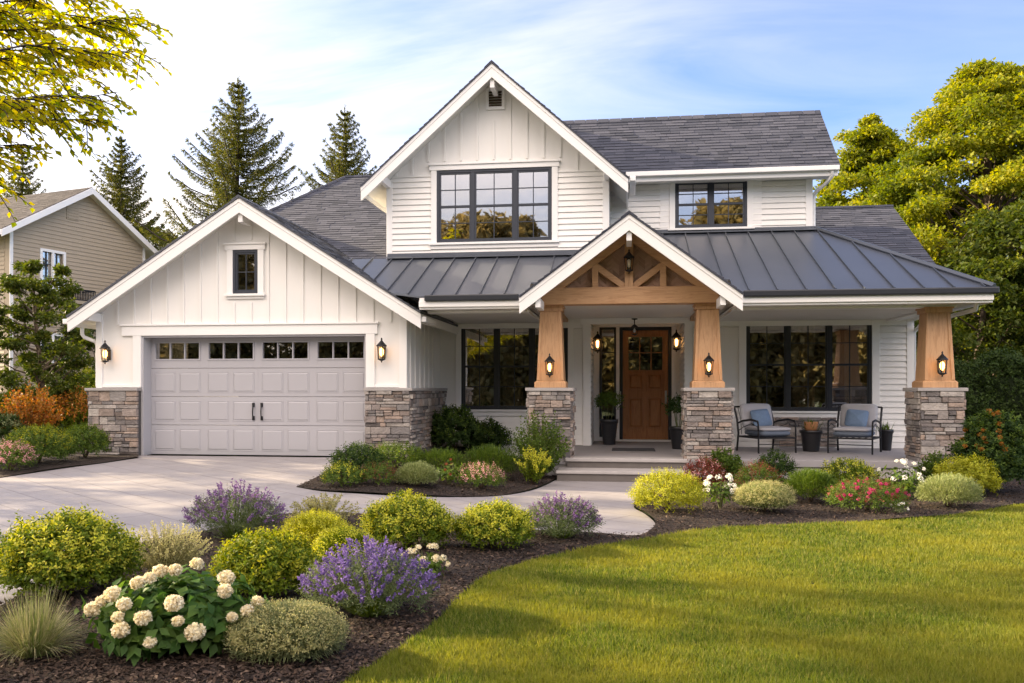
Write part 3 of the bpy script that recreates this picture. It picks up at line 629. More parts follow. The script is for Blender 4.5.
T.fb(frG, X_(123, YG), X_(378, YG), DZT, DZT + 0.19, 0.0, 0.05); T.fb(frG, X_(121.5, YG), X_(379.5, YG), DZT + 0.19, DZT + 0.225, 0.0, 0.08)
T.fb(frG, DXL - 0.17, DXL, capG + 0.01, DZT, 0.0, 0.045); T.fb(frG, DXR, DXR + 0.17, capG + 0.01, DZT, 0.0, 0.045)
T.fb(frG, GXL - 0.02, GXL + 0.11, capG, gtop(GXL) , 0.0, 0.035); T.fb(frG, GXR - 0.11, GXR + 0.035, capG, gtop(GXR), 0.0, 0.035)
T.fb(frGs, 0.0, 0.11, capG, 3.05, 0.0, 0.035)
for a, b in ((GXL + 0.11, DXL - 0.17), (DXR + 0.17, GXR - 0.11)): T.fb(frG, a, b, capG + 0.01, capG + 0.07, 0.0, 0.03)
T.build_each('trim_board', 'trim', H, bevel=0.004)
window(frG, gw0, gw1, gh0, gh1, [1], 'navy', (0.10, 0.12, 0.05), rows=0, cols=2, room=1.0)
# jambs + door
J = MB(); J.fb(frG, DXL - 0.01, DXL + 0.035, 0.28, DZT, -0.34, 0.01); J.fb(frG, DXR - 0.035, DXR + 0.01, 0.28, DZT, -0.34, 0.01); J.fb(frG, DXL + 0.035, DXR - 0.035, DZT - 0.035, DZT + 0.01, -0.34, 0.01); part(J, 'door_jamb', 'garage2', bevel=0.003)
D = MB(); dw = -0.26; u0, u1 = DXL + 0.037, DXR - 0.037; hts = [0.29, 0.87, 1.43, 1.99, DZT - 0.037]
gwins = []; cw = (u1 - u0) / 8
for i in range(4):
    a, b = hts[i] + (0.004 if i else 0), hts[i + 1] - 0.004
    if i < 3:
        D.fb(frG, u0, u1, a, b, dw - 0.05, dw)
        for k in range(8):
            pa, pb = u0 + cw * k + 0.04 + (0.03 if k % 2 == 0 else 0), u0 + cw * (k + 1) - 0.04 - (0.03 if k % 2 else 0); qa, qb = a + 0.075, b - 0.075; s1 = 0.02
            for ra, rb, rc, rd in ((pa, pb, qa, qa + 0.014), (pa, pb, qb - 0.014, qb), (pa, pa + 0.014, qa + 0.014, qb - 0.014), (pb - 0.014, pb, qa + 0.014, qb - 0.014)): D.fb(frG, ra, rb, rc, rd, dw, dw + 0.006)
            o = [(pa + s1, qa + s1), (pb - s1, qa + s1), (pb - s1, qb - s1), (pa + s1, qb - s1)]; i2 = [(pa + 2 * s1, qa + 2 * s1), (pb - 2 * s1, qa + 2 * s1), (pb - 2 * s1, qb - 2 * s1), (pa + 2 * s1, qb - 2 * s1)]
            D.hexa([frG(p[0], p[1], dw) for p in o] + [frG(p[0], p[1], dw + 0.010) for p in i2])
    else:
        gwz0, gwz1 = a + 0.18, b - 0.09
        ws = [(u0 + cw * 2 * k + 0.10, u0 + cw * 2 * (k + 1) - 0.10) for k in range(4)]
        wall(D, frame((0, YG, 0), (1, 0, 0), (0, -1, 0)), u0, u1, a, lambda u: b, [(x0, x1, gwz0, gwz1) for x0, x1 in ws], 0.05)
        for j in range(len(D.v)): pass
        gwins = ws
door = None
# shift the top section (built at w 0..-0.05) back to the door plane
nv = len(D.v)
secv = [j for j, p in enumerate(D.v) if p[2] > hts[3] + 0.003 and YG - 0.001 <= p[1] <= YG + 0.051]
for j in secv: p = D.v[j]; D.v[j] = (p[0], p[1] - dw, p[2])
D.fb(frG, (u0 + u1) / 2 - 0.003, (u0 + u1) / 2 + 0.003, 0.29, 1.99, dw, dw + 0.004)
door = part(D, 'garage_door', 'garage', bevel=0.002)
for x0, x1 in gwins:
    g = MB(); e = 0.028
    for k in ((x0 - e, x1 + e, gwz1, gwz1 + e), (x0 - e, x1 + e, gwz0 - e, gwz0), (x0 - e, x0, gwz0, gwz1), (x1, x1 + e, gwz0, gwz1)): g.fb(frG, *k, dw, dw + 0.014)
    for k in (1, 2): xx = x0 + (x1 - x0) * k / 3; g.fb(frG, xx - 0.011, xx + 0.011, gwz0, gwz1, dw - 0.03, dw + 0.008)
    gw = g.build('window', 'garage', door); gg = MB(); gg.fb(frG, x0, x1, gwz0, gwz1, dw - 0.028, dw - 0.024); 
    gg.build('glass', 'glass', door)
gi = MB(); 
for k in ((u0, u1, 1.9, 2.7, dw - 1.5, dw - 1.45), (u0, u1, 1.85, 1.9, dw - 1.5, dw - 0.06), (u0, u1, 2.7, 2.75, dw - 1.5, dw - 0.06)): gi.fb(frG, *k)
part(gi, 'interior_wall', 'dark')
for s in (-1, 1):
    h = MB(); hx = (u0 + u1) / 2 + s * 0.085; y = YG - dw
    h.tube([(hx, y - 0.03, 1.27), (hx + 0.0, y - 0.055, 1.21), (hx, y - 0.06, 1.14), (hx, y - 0.055, 1.07), (hx, y - 0.03, 1.01)], [0.016, 0.012, 0.013, 0.012, 0.016], 8)
    h.box(hx - 0.022, hx + 0.022, y - 0.034, y, 1.23, 1.31); h.box(hx - 0.022, hx + 0.022, y - 0.034, y, 0.97, 1.05); h.build('handle', 'iron', door, bevel=0.004)
# stone wainscot piers on the garage
def stone_clad(pieces, caps, core, seed, name='stone_pier'):
    s = MB()
    for i, (fr, a, b, v0, v1) in enumerate(pieces): stones(s, fr, a, b, v0, v1, 0.0, seed + i)
    p = part(s, name, 'stone', bevel=0.007)
    c = MB()
    for k in core: c.box(*k)
    c.build('mortar_core', 'mortar', p)
    c = MB()
    for k in caps: c.box(*k)
    c.build('stone_cap', 'cap', p, bevel=0.008)
    return p
gl0, gl1 = X_(89, YG - 0.12), DXL - 0.005; d = 0.12
fy = YG - d
stone_clad([(FRONT(fy), gl0, gl1, 0.15, capG - 0.055), (frame((gl0, 23, 0), (0, -1, 0), (-1, 0, 0)), 0, 23 - fy, 0.15, capG - 0.055)],
           [(gl0 - 0.06, gl1 + 0.012, fy - 0.06, YG - 0.002, capG - 0.055, capG), (gl0 - 0.06, GXL - 0.002, YG - 0.002, 23, capG - 0.055, capG)], [(gl0 + 0.01, gl1 - 0.01, fy + 0.01, YG - 0.01, 0.1, capG - 0.06), (gl0 + 0.01, GXL - 0.01, YG - 0.01, 22.9, 0.1, capG - 0.06)], 11)
gr0, gr1 = DXR + 0.005, GXR + 0.12
stone_clad([(FRONT(fy), gr0, gr1, 0.15, capG - 0.055), (frame((gr1, fy, 0), (0, 1, 0), (1, 0, 0)), 0, YM - fy, 0.1, capG - 0.055)],
           [(gr0 - 0.012, gr1 + 0.06, fy - 0.06, YG - 0.002, capG - 0.055, capG), (GXR + 0.002, gr1 + 0.06, YG - 0.002, YM - 0.03, capG - 0.055, capG)], [(gr0 + 0.01, gr1 - 0.01, fy + 0.01, YG - 0.01, 0.1, capG - 0.06), (GXR + 0.01, gr1 - 0.01, YG - 0.01, YM, 0.1, capG - 0.06)], 21)
# garage roof
def gable_roof(xa, za, hw, slope, y0, y1, mat='shingle', th=0.10, fas=0.27, fat=0.045, name='garage_roof', seed=3, left_y1=None, drip=0.03, sk=0.135):
    zl = za - slope * hw
    L = [(xa, y0, za), (xa - hw, y0, zl), (xa - hw, left_y1 or y1, zl), (xa, left_y1 or y1, za)]
    Rr = [(xa, y0, za), (xa, y1, za), (xa + hw, y1, zl), (xa + hw, y0, zl)]
    s = MB(); 
    def low(P, k): return [(p[0], p[1], p[2] - k) for p in P]
    s.prism(low(L, 0.02), (0, 0, -th)); s.prism(low(Rr, 0.02), (0, 0, -th)); root = s.build(name, 'soffit', H)
    sh = MB()
    e = 0.04; g = lambda P: [(p[0], p[1] - (e if p[1] == y0 else 0), p[2]) for p in P]
    shingles(sh, g(L), (0, 1, 0), sk, seed, lift=0.004); shingles(sh, g(Rr), (0, 1, 0), sk, seed + 1, lift=0.004)
    # dark underlay edge under the shingles
    for P in (L, Rr): sh.prism([(p[0], p[1] - (e if p[1] == y0 else 0), p[2] + 0.002) for p in P], (0, 0, -0.021))
    # ridge caps
    y = y0 - e
    while y < y1 - 0.1:
        for sg in (-1, 1):
            a = Vector((xa, y, za + 0.035)); b = Vector((xa + sg * 0.14, y, za + 0.032 - slope * 0.14)); sh.prism([a, b, b + Vector((0, 0, -0.02)), a + Vector((0, 0, -0.02))], (0, 0.24, -0.008))
        y += 0.25
    sh.build('shingles', mat, root)
    fa = MB(); y0f = y0 - 0.004
    for sg in (-1, 1):
        xe = xa + sg * (hw + 0.004); zt = za - 0.024; ze = zl - 0.024
        fa.prism([(xa, y0f, zt), (xe, y0f, ze), (xe, y0f, ze - fas), (xa, y0f, zt - fas)], (0, fat, 0))
        fa.prism([(xa, y0f - 0.012, zt), (xe, y0f - 0.012, ze), (xe, y0f - 0.012, ze - 0.075), (xa, y0f - 0.012, zt - 0.075)], (0, 0.011, 0))
        fa.prism([(xe, y0f + fat, ze - 0.001), (xe, (left_y1 if (sg < 0 and left_y1) else y1), ze - 0.001), (xe, (left_y1 if (sg < 0 and left_y1) else y1), ze - 0.16), (xe, y0f + fat, ze - 0.16)], (-sg * 0.035, 0, 0))
    fa.build('fascia', 'trim', root, bevel=0.003)
    return root
groof = gable_roof(GA, RZG, 3.47, SG, RG, 19.6, mat='shingle3', name='garage_roof', seed=3)
def bracket(x, z, y0, y1, roof):
    b = MB(); b.box(x - 0.045, x + 0.045, y0, y1, z - 0.16, z); b.build('bracket', 'trim', roof, bevel=0.006)
bracket(GA, RZG - 0.30, RG + 0.05, YG, groof)
for xx in (GXL + 0.05, GXR - 0.05): bracket(xx, gtop(xx) - 0.02 - 0.02, RG + 0.05, YG, groof)
# left garage eave return + gutter/downspout
dsp = MB(); x0 = GXL - 0.30
dsp.tube([(x0, YG - 0.05, 2.78), (x0, YG - 0.05, 2.66), (x0 + 0.03, YG - 0.03, 2.60), (GXL - 0.09, YG + 0.06, 2.52), (GXL - 0.06, YG + 0.08, 2.44), (GXL - 0.06, YG + 0.08, 1.64)], 0.038, 10)
part(dsp, 'downspout', 'trim')
gut = MB(); gut.box(GA - 3.47 - 0.11, GA - 3.47 - 0.002, RG, 19.6, 2.83, 2.93); part(gut, 'gutter', 'trim', bevel=0.015); gut = MB(); gut.box(GA + 3.472, GA + 3.57, RG + 0.02, 16.0, 2.80, 2.90); part(gut, 'gutter', 'trim', bevel=0.015)

# --- upper gable (projecting bay)
frU = FRONT(YU); UA, UZ, UH, US, RU = -2.62, 8.02, 2.66, 0.887, 16.62
UL, UR = -4.89, -0.36
utop = lambda u: UZ - 0.10 - US * abs(u - UA)
w10, w11, w1b, w1t = X_(437, YU), X_(552, YU), Z_(242, YU, 495), Z_(169, YU, 495)
uh = [(w10, w11, w1b, w1t)]
wall(WW, frU, UL, UR, 4.0, utop, uh, 0.15, (UA,))
zb = Z_(178, YU, 400); csn = 0.12
laps(WW, frU, UL + 0.09, UR - 0.09, 4.2, zb, [(w10 - csn, w11 + csn, w1b - 0.15, w1t + 0.4)])
WW.fb(frU, UL, w10 - csn, zb, zb + 0.03, 0, 0.03); WW.fb(frU, w11 + csn, UR, zb, zb + 0.03, 0, 0.03)
battens(WW, frU, [UA - 0.05 + 0.34 * k for k in range(-6, 7)], zb + 0.03, utop, [(w10 - csn - 0.05, w11 + csn + 0.05, 0, w1t + 0.19), (UA - 0.20, UA + 0.20, 7.05, 7.55)])
frUs = frame((UR, YU, 0), (0, 1, 0), (1, 0, 0)); wall(WW, frUs, 0.16, YM - YU + 0.2, 4.0, lambda u: 5.75, (), 0.15); laps(WW, frUs, 0.09, YM - YU, 4.4, 5.75)
frUl = frame((UL, 23, 0), (0, -1, 0), (-1, 0, 0)); wall(WW, frUl, 0, 23 - YU - 0.16, 4.0, lambda u: 5.75, (), 0.15); laps(WW, frUl, 0, 23 - YU - 0.09, 4.0, 5.75)
# upper right wall
frR = FRONT(YM); URR = X_(811, YM)
w20, w21, w2b, w2t = X_(675, YM), X_(747, YM), Z_(228, YM, 711), Z_(180, YM, 711)
wall(WW, frR, UR, URR, 4.0, lambda u: 6.1, [(w20, w21, w2b, w2t)], 0.15); laps(WW, frR, UR, URR - 0.1, 4.8, 6.1, [(w20 - 0.12, w21 + 0.12, w2b - 0.12, w2t + 0.3)])
frRr = frame((URR, YM, 0), (0, 1, 0), (1, 0, 0)); rt = lambda u: min(7.68 - 0.9 * abs(u - 1.3), 7.6)
wall(WW, frRr, 0.16, 2.6, 4.0, rt, (), 0.15, (1.3,)); laps(WW, frRr, 0.1, 2.6, 4.6, 6.0)
WW.box(UL + 0.16, URR - 0.16, 21.1, 21.2, 3, 6.2)
part(WW, 'upper_wall', 'white')
T = MB()
T.fb(frU, UL - 0.025, UL + 0.10, 4.2, utop(UL), 0, 0.03); T.fb(frU, UR - 0.10, UR + 0.03, 4.2, utop(UR), 0, 0.03); T.fb(frUs, 0.0, 0.10, 4.2, 5.7, 0.0, 0.03)
T.fb(frR, URR - 0.11, URR + 0.03, 4.75, 6.1, 0, 0.03); T.fb(frRr, 0, 0.11, 4.6, 6.1, 0, 0.03); T.fb(frR, w20 - 0.32, w20 - 0.122, w2b - 0.2, 6.1, 0.0, 0.026); T.fb(frR, w21 + 0.122, w21 + 0.30, w2b - 0.2, 6.1, 0.0, 0.026)
T.build_each('trim_board', 'trim', H, bevel=0.004)
window(frU, w10, w11, w1b, w1t, [0.95, 1.15, 0.95], 'navy', (0.10, 0.12, 0.08))
window(frR, w20, w21, w2b, w2t, [1, 1], 'navy', (0.08, 0.12, 0.08))
vent = MB(); vz0, vz1 = Z_(107, YU, 495), Z_(91, YU, 495); vx0, vx1 = X_(489, YU), X_(502, YU)
for k in ((vx0 - 0.06, vx1 + 0.06, vz1, vz1 + 0.06), (vx0 - 0.06, vx1 + 0.06, vz0 - 0.06, vz0), (vx0 - 0.06, vx0, vz0, vz1), (vx1, vx1 + 0.06, vz0, vz1)): vent.fb(frU, *k, 0.0, 0.04)
vent = part(vent, 'gable_vent', 'trim', bevel=0.004); lv = MB()
for k in range(6): z = vz0 + (vz1 - vz0) * k / 6; lv.hexa([frU(vx0, z, 0.03), frU(vx1, z, 0.03), frU(vx1, z, 0.022), frU(vx0, z, 0.022), frU(vx0, z + 0.045, 0.010), frU(vx1, z + 0.045, 0.010), frU(vx1, z + 0.045, 0.002), frU(vx0, z + 0.045, 0.002)])
lv.build('louvre', 'pot2', vent)
uroof = gable_roof(UA, UZ, UH, US, RU, 20.1, name='gable_roof', seed=7)
bracket(UA, UZ - 0.32, RU + 0.05, YU, uroof)
for xx in (UL + 0.02, UR - 0.02): bracket(xx, utop(xx) - 0.03, RU + 0.05, YU, uroof)
# --- main upper right roof
mx1 = 4.28; EZ, RZ = 6.15, 7.80; sl9 = (RZ - EZ) / 1.8
P1 = [(-0.6, 18.1, EZ), (mx1, 18.1, EZ), (mx1, 19.9, RZ), (-2.3, 19.9, RZ)]
s = MB(); s.prism([(p[0], p[1], p[2] - 0.02) for p in P1], (0, 0, -0.10)); s.prism([(-2.3, 19.9, RZ - 0.02), (mx1, 19.9, RZ - 0.02), (mx1, 21.7, EZ - 0.02), (-2.3, 21.7, EZ - 0.02)], (0, 0, -0.10))
s.box(UR + 0.01, mx1 - 0.04, 18.14, YM + 0.02, EZ - 0.17, EZ - 0.14)
mroof = part(s, 'main_roof', 'soffit')
sh = MB(); P1e = [(-0.6, 18.06, EZ - 0.037), (mx1 + 0.04, 18.06, EZ - 0.037), (mx1 + 0.04, 19.9, RZ), (-2.3, 19.9, RZ)]; shingles(sh, P1e, (1, 0, 0), 0.13, 31, lift=0.004)
Pb = [(-2.3, 19.9, RZ), (mx1 + 0.04, 19.9, RZ), (mx1 + 0.04, 21.75, EZ - 0.04), (-2.3, 21.75, EZ - 0.04)]; sh.prism(Pb, (0, 0, -0.021)); sh.prism([(p[0], p[1], p[2] + 0.002) for p in P1e], (0, 0, -0.021))
x = -2.0
while x < mx1: sh.prism([(x, 19.78, RZ - 0.075), (x, 19.9, RZ + 0.04), (x, 20.02, RZ - 0.075), (x, 19.9, RZ + 0.02)], (min(0.26, mx1 + 0.04 - x), 0, 0)); x += 0.27
sh.build('shingles', 'shingle', mroof)
fa = MB(); fa.box(UR + 0.36, mx1, 18.08, 18.12, EZ - 0.23, EZ - 0.03); fa.box(UR + 0.36, mx1 + 0.01, 17.98, 18.078, EZ - 0.13, EZ - 0.035)
fa.prism([(mx1 + 0.004, 18.12, EZ - 0.03), (mx1 + 0.004, 19.9, RZ - 0.024), (mx1 + 0.004, 19.9, RZ - 0.22), (mx1 + 0.004, 18.12, EZ - 0.23)], (-0.04, 0, 0)); fa.prism([(mx1 + 0.004, 21.7, EZ - 0.03), (mx1 + 0.004, 19.9, RZ - 0.024), (mx1 + 0.004, 19.9, RZ - 0.22), (mx1 + 0.004, 21.7, EZ - 0.23)], (-0.04, 0, 0))
fa.build('fascia', 'trim', mroof, bevel=0.01)
ds = MB(); ds.tube([(mx1 - 0.12, 18.05, EZ - 0.13), (mx1 - 0.12, 18.08, EZ - 0.24), (mx1 - 0.2, 18.3, EZ - 0.34), (URR + 0.09, 18.62, EZ - 0.44), (URR + 0.075, 18.7, EZ - 0.56), (URR + 0.075, 18.7, 4.95)], 0.038, 10); ds.build('downspout', 'trim', mroof)
ds2 = MB(); ds2.box(0.075, 0.19, RU + 0.02, 18.0, 5.60, 5.70); ds2.build('gutter', 'trim', uroof, bevel=0.015)
# --- left rear shingle roof (hip)
PL = [(-7.60, 22.5, 7.34), (-9.52, 19.5, 5.39), (-7.2, 17.0, 3.765), (-4.90, 17.0, 3.765), (-4.90, 22.5, 7.34)]
s = MB(); slab(s, [(p[0], p[1], p[2] - 0.02) for p in PL], 0.1); s.prism([(-7.60, 22.5, 7.32), (-9.52, 19.5, 5.37), (-9.52, 25.5, 5.37)], (0, 0, -0.1)); s.prism([(-7.60, 22.5, 7.32), (-9.52, 25.5, 5.37), (-4.9, 25.5, 5.37), (-4.9, 22.5, 7.32)], (0, 0, -0.1))
lroof = part(s, 'rear_roof', 'soffit'); sh = MB(); shingles(sh, PL, (1, 0, 0), 0.13, 41, lift=0.004); slab(sh, PL, 0.02)
sh.prism([(-7.60, 22.5, 7.345), (-9.56, 19.46, 5.37), (-9.56, 25.5, 5.37)], (0, 0, -0.02)); sh.prism([(-7.60, 22.5, 7.345), (-9.52, 25.5, 5.38), (-4.9, 25.5, 5.38), (-4.9, 22.5, 7.345)], (0, 0, -0.02))
a = Vector((-7.60, 22.5, 7.35)); b = Vector((-9.52, 19.5, 5.40))
for k in range(12):
    p = a.lerp(b, k / 12); q = a.lerp(b, (k + 0.95) / 12); sh.tube([p, q], [0.05, 0.06], 6, False)
x = -7.6
while x < -4.95: sh.tube([(x, 22.5, 7.35), (x + 0.24, 22.5, 7.35)], [0.055, 0.05], 6, False); x += 0.25
sh.build('shingles', 'shingle', lroof)
bw = MB(); bw.box(-9.3, -4.9, 19.6, 25.3, 0.0, 5.35); part(bw, 'rear_wall', 'white')
fl = MB(); fl.prism([(-7.14, 17.33, 3.99 + 1.20), (-3.75, 17.2, 3.06), (-3.66, 17.16, 3.06), (-7.04, 17.28, 3.99 + 1.20)], (0, 0, 0.03))
# --- skirt (porch) roof, standing seam
SE, SS = 3.24, 0.455; sz = lambda Y: SE + SS * (Y - 14.9)
XE = 5.98; hx = 3.93; xl = -3.95
kx = (XE - hx)
def hipx(Y): return XE - kx * (Y - 14.9) / 3.7
PF = [(-3.6, 14.9, SE), (XE, 14.9, SE), (hx, 18.6, sz(18.6)), (UR + 0.0, 18.6, sz(18.6)), (UR + 0.0, YU, sz(YU)), (UL, YU, sz(YU)), (-5.6, 16.9, sz(16.9))]
# front plane split into convex pieces: left bay, right bay
OX0, OX1, OY = -1.72, 1.83, 15.56
PA = [(-3.66, 14.9, SE), (OX0, 14.9, SE), (OX0, YU, sz(YU)), (-5.9, YU, sz(YU)), (-4.3, 15.13, sz(15.13))]
PA2 = [(OX0, OY, sz(OY)), (UR, OY, sz(OY)), (UR, YU, sz(YU)), (OX0, YU, sz(YU))]
PB2 = [(UR, OY, sz(OY)), (OX1, OY, sz(OY)), (OX1, 18.6, sz(18.6)), (UR, 18.6, sz(18.6))]
PB = [(OX1, 14.9, SE), (XE, 14.9, SE), (hx, 18.6, sz(18.6)), (OX1, 18.6, sz(18.6))]
PC = [(XE, 14.9, SE), (XE, 24.0, SE), (hx, 24.0, sz(18.6)), (hx, 18.6, sz(18.6))]
pr = MB()
for P in (PA, PA2, PB2, PB, PC): pr.prism(P, (0, 0, -0.03))
proof = part(pr, 'porch_roof', 'metal_roof', recalc=True)
rb = MB(); seams(rb, PA, (1, 0, 0), 0.44, 0.25); seams(rb, PA2, (1, 0, 0), 0.44, 0.3); seams(rb, PB2, (1, 0, 0), 0.47, 0.2); seams(rb, PB, (1, 0, 0), 0.47, 0.25); seams(rb, PC, (0, 1, 0), 0.45, 0.3); rb.build('seam_ribs', 'metal_rib', proof)
fh = MB(); a = Vector((XE, 14.9, SE + 0.03)); b = Vector((hx, 18.6, sz(18.6) + 0.03)); fh.tube([a, b], 0.05, 6, False)
fh.box(UL, UR + 0.03, YU - 0.05, YU - 0.035, sz(YU) - 0.02, sz(YU) + 0.09); fh.box(UR + 0.03, hx + 0.03, YM - 0.05, YM - 0.03, sz(YM) - 0.02, sz(YM) + 0.07)
fh.prism([(UL, YU - 0.035, sz(YU) + 0.03), (UR, YU - 0.035, sz(YU) + 0.03), (UR, YU - 0.16, sz(YU - 0.16) + 0.045), (UL, YU - 0.16, sz(YU - 0.16) + 0.045)], (0, 0, 0.012))
fh.prism([(UR, YM - 0.03, sz(YM) + 0.03), (hx, YM - 0.03, sz(YM) + 0.03), (hx, YM - 0.16, sz(YM - 0.16) + 0.045), (UR, YM - 0.16, sz(YM - 0.16) + 0.045)], (0, 0, 0.012)); fh.build('flashing', 'metal_rib', proof)
for nm, gx0, gx1 in (('gutter', -3.55, -1.86), ('gutter', 1.97, XE + 0.05)):
    g = MB(); g.box(gx0, gx1, 14.80, 14.898, SE - 0.10, SE + 0.012); g.build(nm, 'black', proof, bevel=0.02)
for q0, q1 in ((-3.66, OX0), (OX1, XE - 0.02)):
    fa = MB(); fa.box(q0, q1, 14.90, 14.94, SE - 0.24, SE - 0.032); fa.box(q0, q1 + 0.003, 14.86, 14.899, SE - 0.20, SE - 0.10)
    if q0 > 0: fa.box(XE - 0.06, XE - 0.02, 14.94, 24, SE - 0.24, SE - 0.032)
    fa.build('fascia', 'trim', proof, bevel=0.006)
SOF = SE - 0.22
so_ = MB(); so_.box(-3.64, OX0, 14.94, YM + 0.02, SOF, SOF + 0.03); so_.box(OX1, XE - 0.06, 14.94, YM + 0.02, SOF, SOF + 0.03); so_.box(OX0 - 0.02, OX1 + 0.02, 15.5, YD + 0.1, SOF + 0.09, SOF + 0.12); so_.box(OX0 - 0.03, OX0, 14.94, YM, SOF - 0.001, SOF + 0.12); so_.box(OX1, OX1 + 0.03, 14.94, YM, SOF - 0.001, SOF + 0.12); so_.box(5.85, XE - 0.06, YM, 24, SOF, SOF + 0.03); part(so_, 'porch_ceiling', 'soffit')
# porch beam behind fascia (white)
for q in ((-3.64, -1.75, 15.45, 15.7), (1.87, 5.6, 15.45, 15.7), (5.35, 5.6, 15.702, YM)): bm_ = MB(); bm_.box(*q, 2.98, SOF); part(bm_, 'porch_beam', 'trim', bevel=0.006)
ds = MB(); ds.tube([(XE - 0.12, 15.2, SE - 0.12), (XE - 0.14, 15.3, SE - 0.32), (5.95, 18.3, 2.9), (5.93, 18.66, 2.75), (5.93, 18.66, 0.4)], 0.038, 10); part(ds, 'downspout', 'trim')
# --- right rear wing
wx = 6.65; wz = 6.14; ws = 0.63
PW = [(3.0, 19.0, wz - ws * 3.5), (wx, 19.0, wz - ws * 3.5), (wx, 22.5, wz), (3.0, 22.5, wz)]
s = MB(); slab(s, [(p[0], p[1], p[2] - 0.02) for p in PW], 0.12); s.prism([(3.0, 22.5, wz - 0.02), (wx, 22.5, wz - 0.02), (wx, 26, wz - ws * 3.5), (3.0, 26, wz - ws * 3.5)], (0, 0, -0.12)); wr = part(s, 'wing_roof', 'trim')
sh = MB(); shingles(sh, PW, (1, 0, 0), 0.13, 51, lift=0.004); slab(sh, PW, 0.02); sh.prism([(3.0, 22.5, wz), (wx, 22.5, wz), (wx, 26, wz - ws * 3.5), (3.0, 26, wz - ws * 3.5)], (0, 0, -0.018))
x = 3.2
while x < wx: sh.tube([(x, 22.5, wz + 0.01), (min(x + 0.24, wx), 22.5, wz + 0.01)], [0.06, 0.055], 6, False); x += 0.25
sh.build('shingles', 'shingle', wr)
# --- lower front wall
LWH = MB(); LX1 = X_(912, YM)
w3 = (X_(461.5, YM), X_(568, YM), Z_(409.5, YM, 500), Z_(323.5, YM, 500))
w4 = (X_(746, YM), X_(871.5, YM), Z_(411, YM, 808), Z_(318.5, YM, 808))
rx0, rx1 = X_(590, YM), X_(685, YM)
wall(LWH, frR, GXR + 0.001, LX1, 0.0, lambda u: SOF + 0.1, [w3, w4, (rx0, rx1, 0.0, 2.99)], 0.15)
laps(LWH, frR, GXR + 0.01, LX1 - 0.1, 0.12, SOF - 0.12, [(w3[0] - 0.12, w3[1] + 0.12, w3[2] - 0.15, SOF), (w4[0] - 0.14, w4[1] + 0.14, w4[2] - 0.16, SOF), (rx0 - 0.16, rx1 + 0.16, 0, 4)], 0.12)
frRc = frame((LX1, YM, 0), (0, 1, 0), (1, 0, 0)); wall(LWH, frRc, 0.16, 5.6, 0, lambda u: 3.9 if u > 0.5 else 3.2, (), 0.15, (0.5,)); laps(LWH, frRc, 0.1, 5.6, 0.2, 3.0)
LWH.prism([(LX1 + 0.4, 19.4, 3.3), (LX1 + 0.4, 25.6, 3.3), (LX1 + 0.4, 22.5, wz - 0.16)], (-0.1, 0, 0))
# entry recess walls
frB = FRONT(YD); DX0, DX1 = X_(619.5, YD), X_(671.5, YD); DZ1 = Z_(327, YD, 645)
SX0, SX1 = X_(599.5, YD), X_(616.5, YD)
wall(LWH, frB, rx0 - 0.1, rx1 + 0.1, DK, lambda u: SOF + 0.15, [(DX0, DX1, DK, DZ1), (SX0, SX1, DK + 0.10, DZ1)], 0.12)
frRl = frame((rx0, YM, 0), (0, 1, 0), (1, 0, 0)); frRr2 = frame((rx1, YD, 0), (0, -1, 0), (-1, 0, 0))
wall(LWH, frRl, 0.151, YD - YM, DK, lambda u: SOF + 0.15, (), 0.12); laps(LWH, frRl, 0.02, YD - YM, DK + 0.12, 3.0)
wall(LWH, frRr2, 0.001, YD - YM - 0.151, DK, lambda u: SOF + 0.15, (), 0.12); laps(LWH, frRr2, 0, YD - YM - 0.02, DK + 0.12, 3.0)
part(LWH, 'lower_wall', 'white')
T = MB()
T.fb(frR, rx0 - 0.15, rx0 + 0.012, DK, 3.0, 0.0, 0.04); T.fb(frR, rx1 - 0.012, rx1 + 0.15, DK, 3.0, 0.0, 0.04); T.fb(frR, rx0 - 0.2, rx1 + 0.2, 2.985, SOF + 0.088, 0, 0.05)
T.fb(frR, LX1 - 0.11, LX1 + 0.03, 0.2, SOF, 0, 0.035); T.fb(frRc, 0, 0.11, 0.2, SOF, 0, 0.035)
T.fb(frR, w3[0] - 0.25, rx0 - 0.2, SOF - 0.11, SOF, 0, 0.03); T.fb(frR, rx1 + 0.2, LX1 - 0.11, SOF - 0.11, SOF, 0, 0.03)
T.fb(frR, rx1 + 0.15, LX1 - 0.11, DK, DK + 0.11, 0, 0.03); T.fb(frRl, 0.02, YD - YM, DK, DK + 0.12, 0.0, 0.03); T.fb(frRr2, 0, YD - YM - 0.02, DK, DK + 0.12, 0.0, 0.03)
T.build_each('trim_board', 'trim', H, bevel=0.004)
window(frR, *w3, [1, 1, 1], 'black', (0.12, 0.12, 0.10), curtain=[(w3[0] + 0.02, w3[0] + 0.50), (w3[0] + 0.90, w3[0] + 1.35)], room=2.2, mg=0.15)
window(frR, *w4, [1, 1, 1], 'black', (0.12, 0.15, 0.10), curtain=[(w4[0] + 0.98, w4[0] + 1.45), (w4[1] - 0.50, w4[1] - 0.02)], room=2.4)
# stone band below the right window
sb = MB(); stones(sb, frame((0, YM - 0.035, 0), (1, 0, 0), (0, -1, 0)), X_(772, YM), X_(836, YM), DK + 0.02, Z_(417, YM, 800), 0.0, 77); part(sb, 'stone_band', 'stone', bevel=0.006)
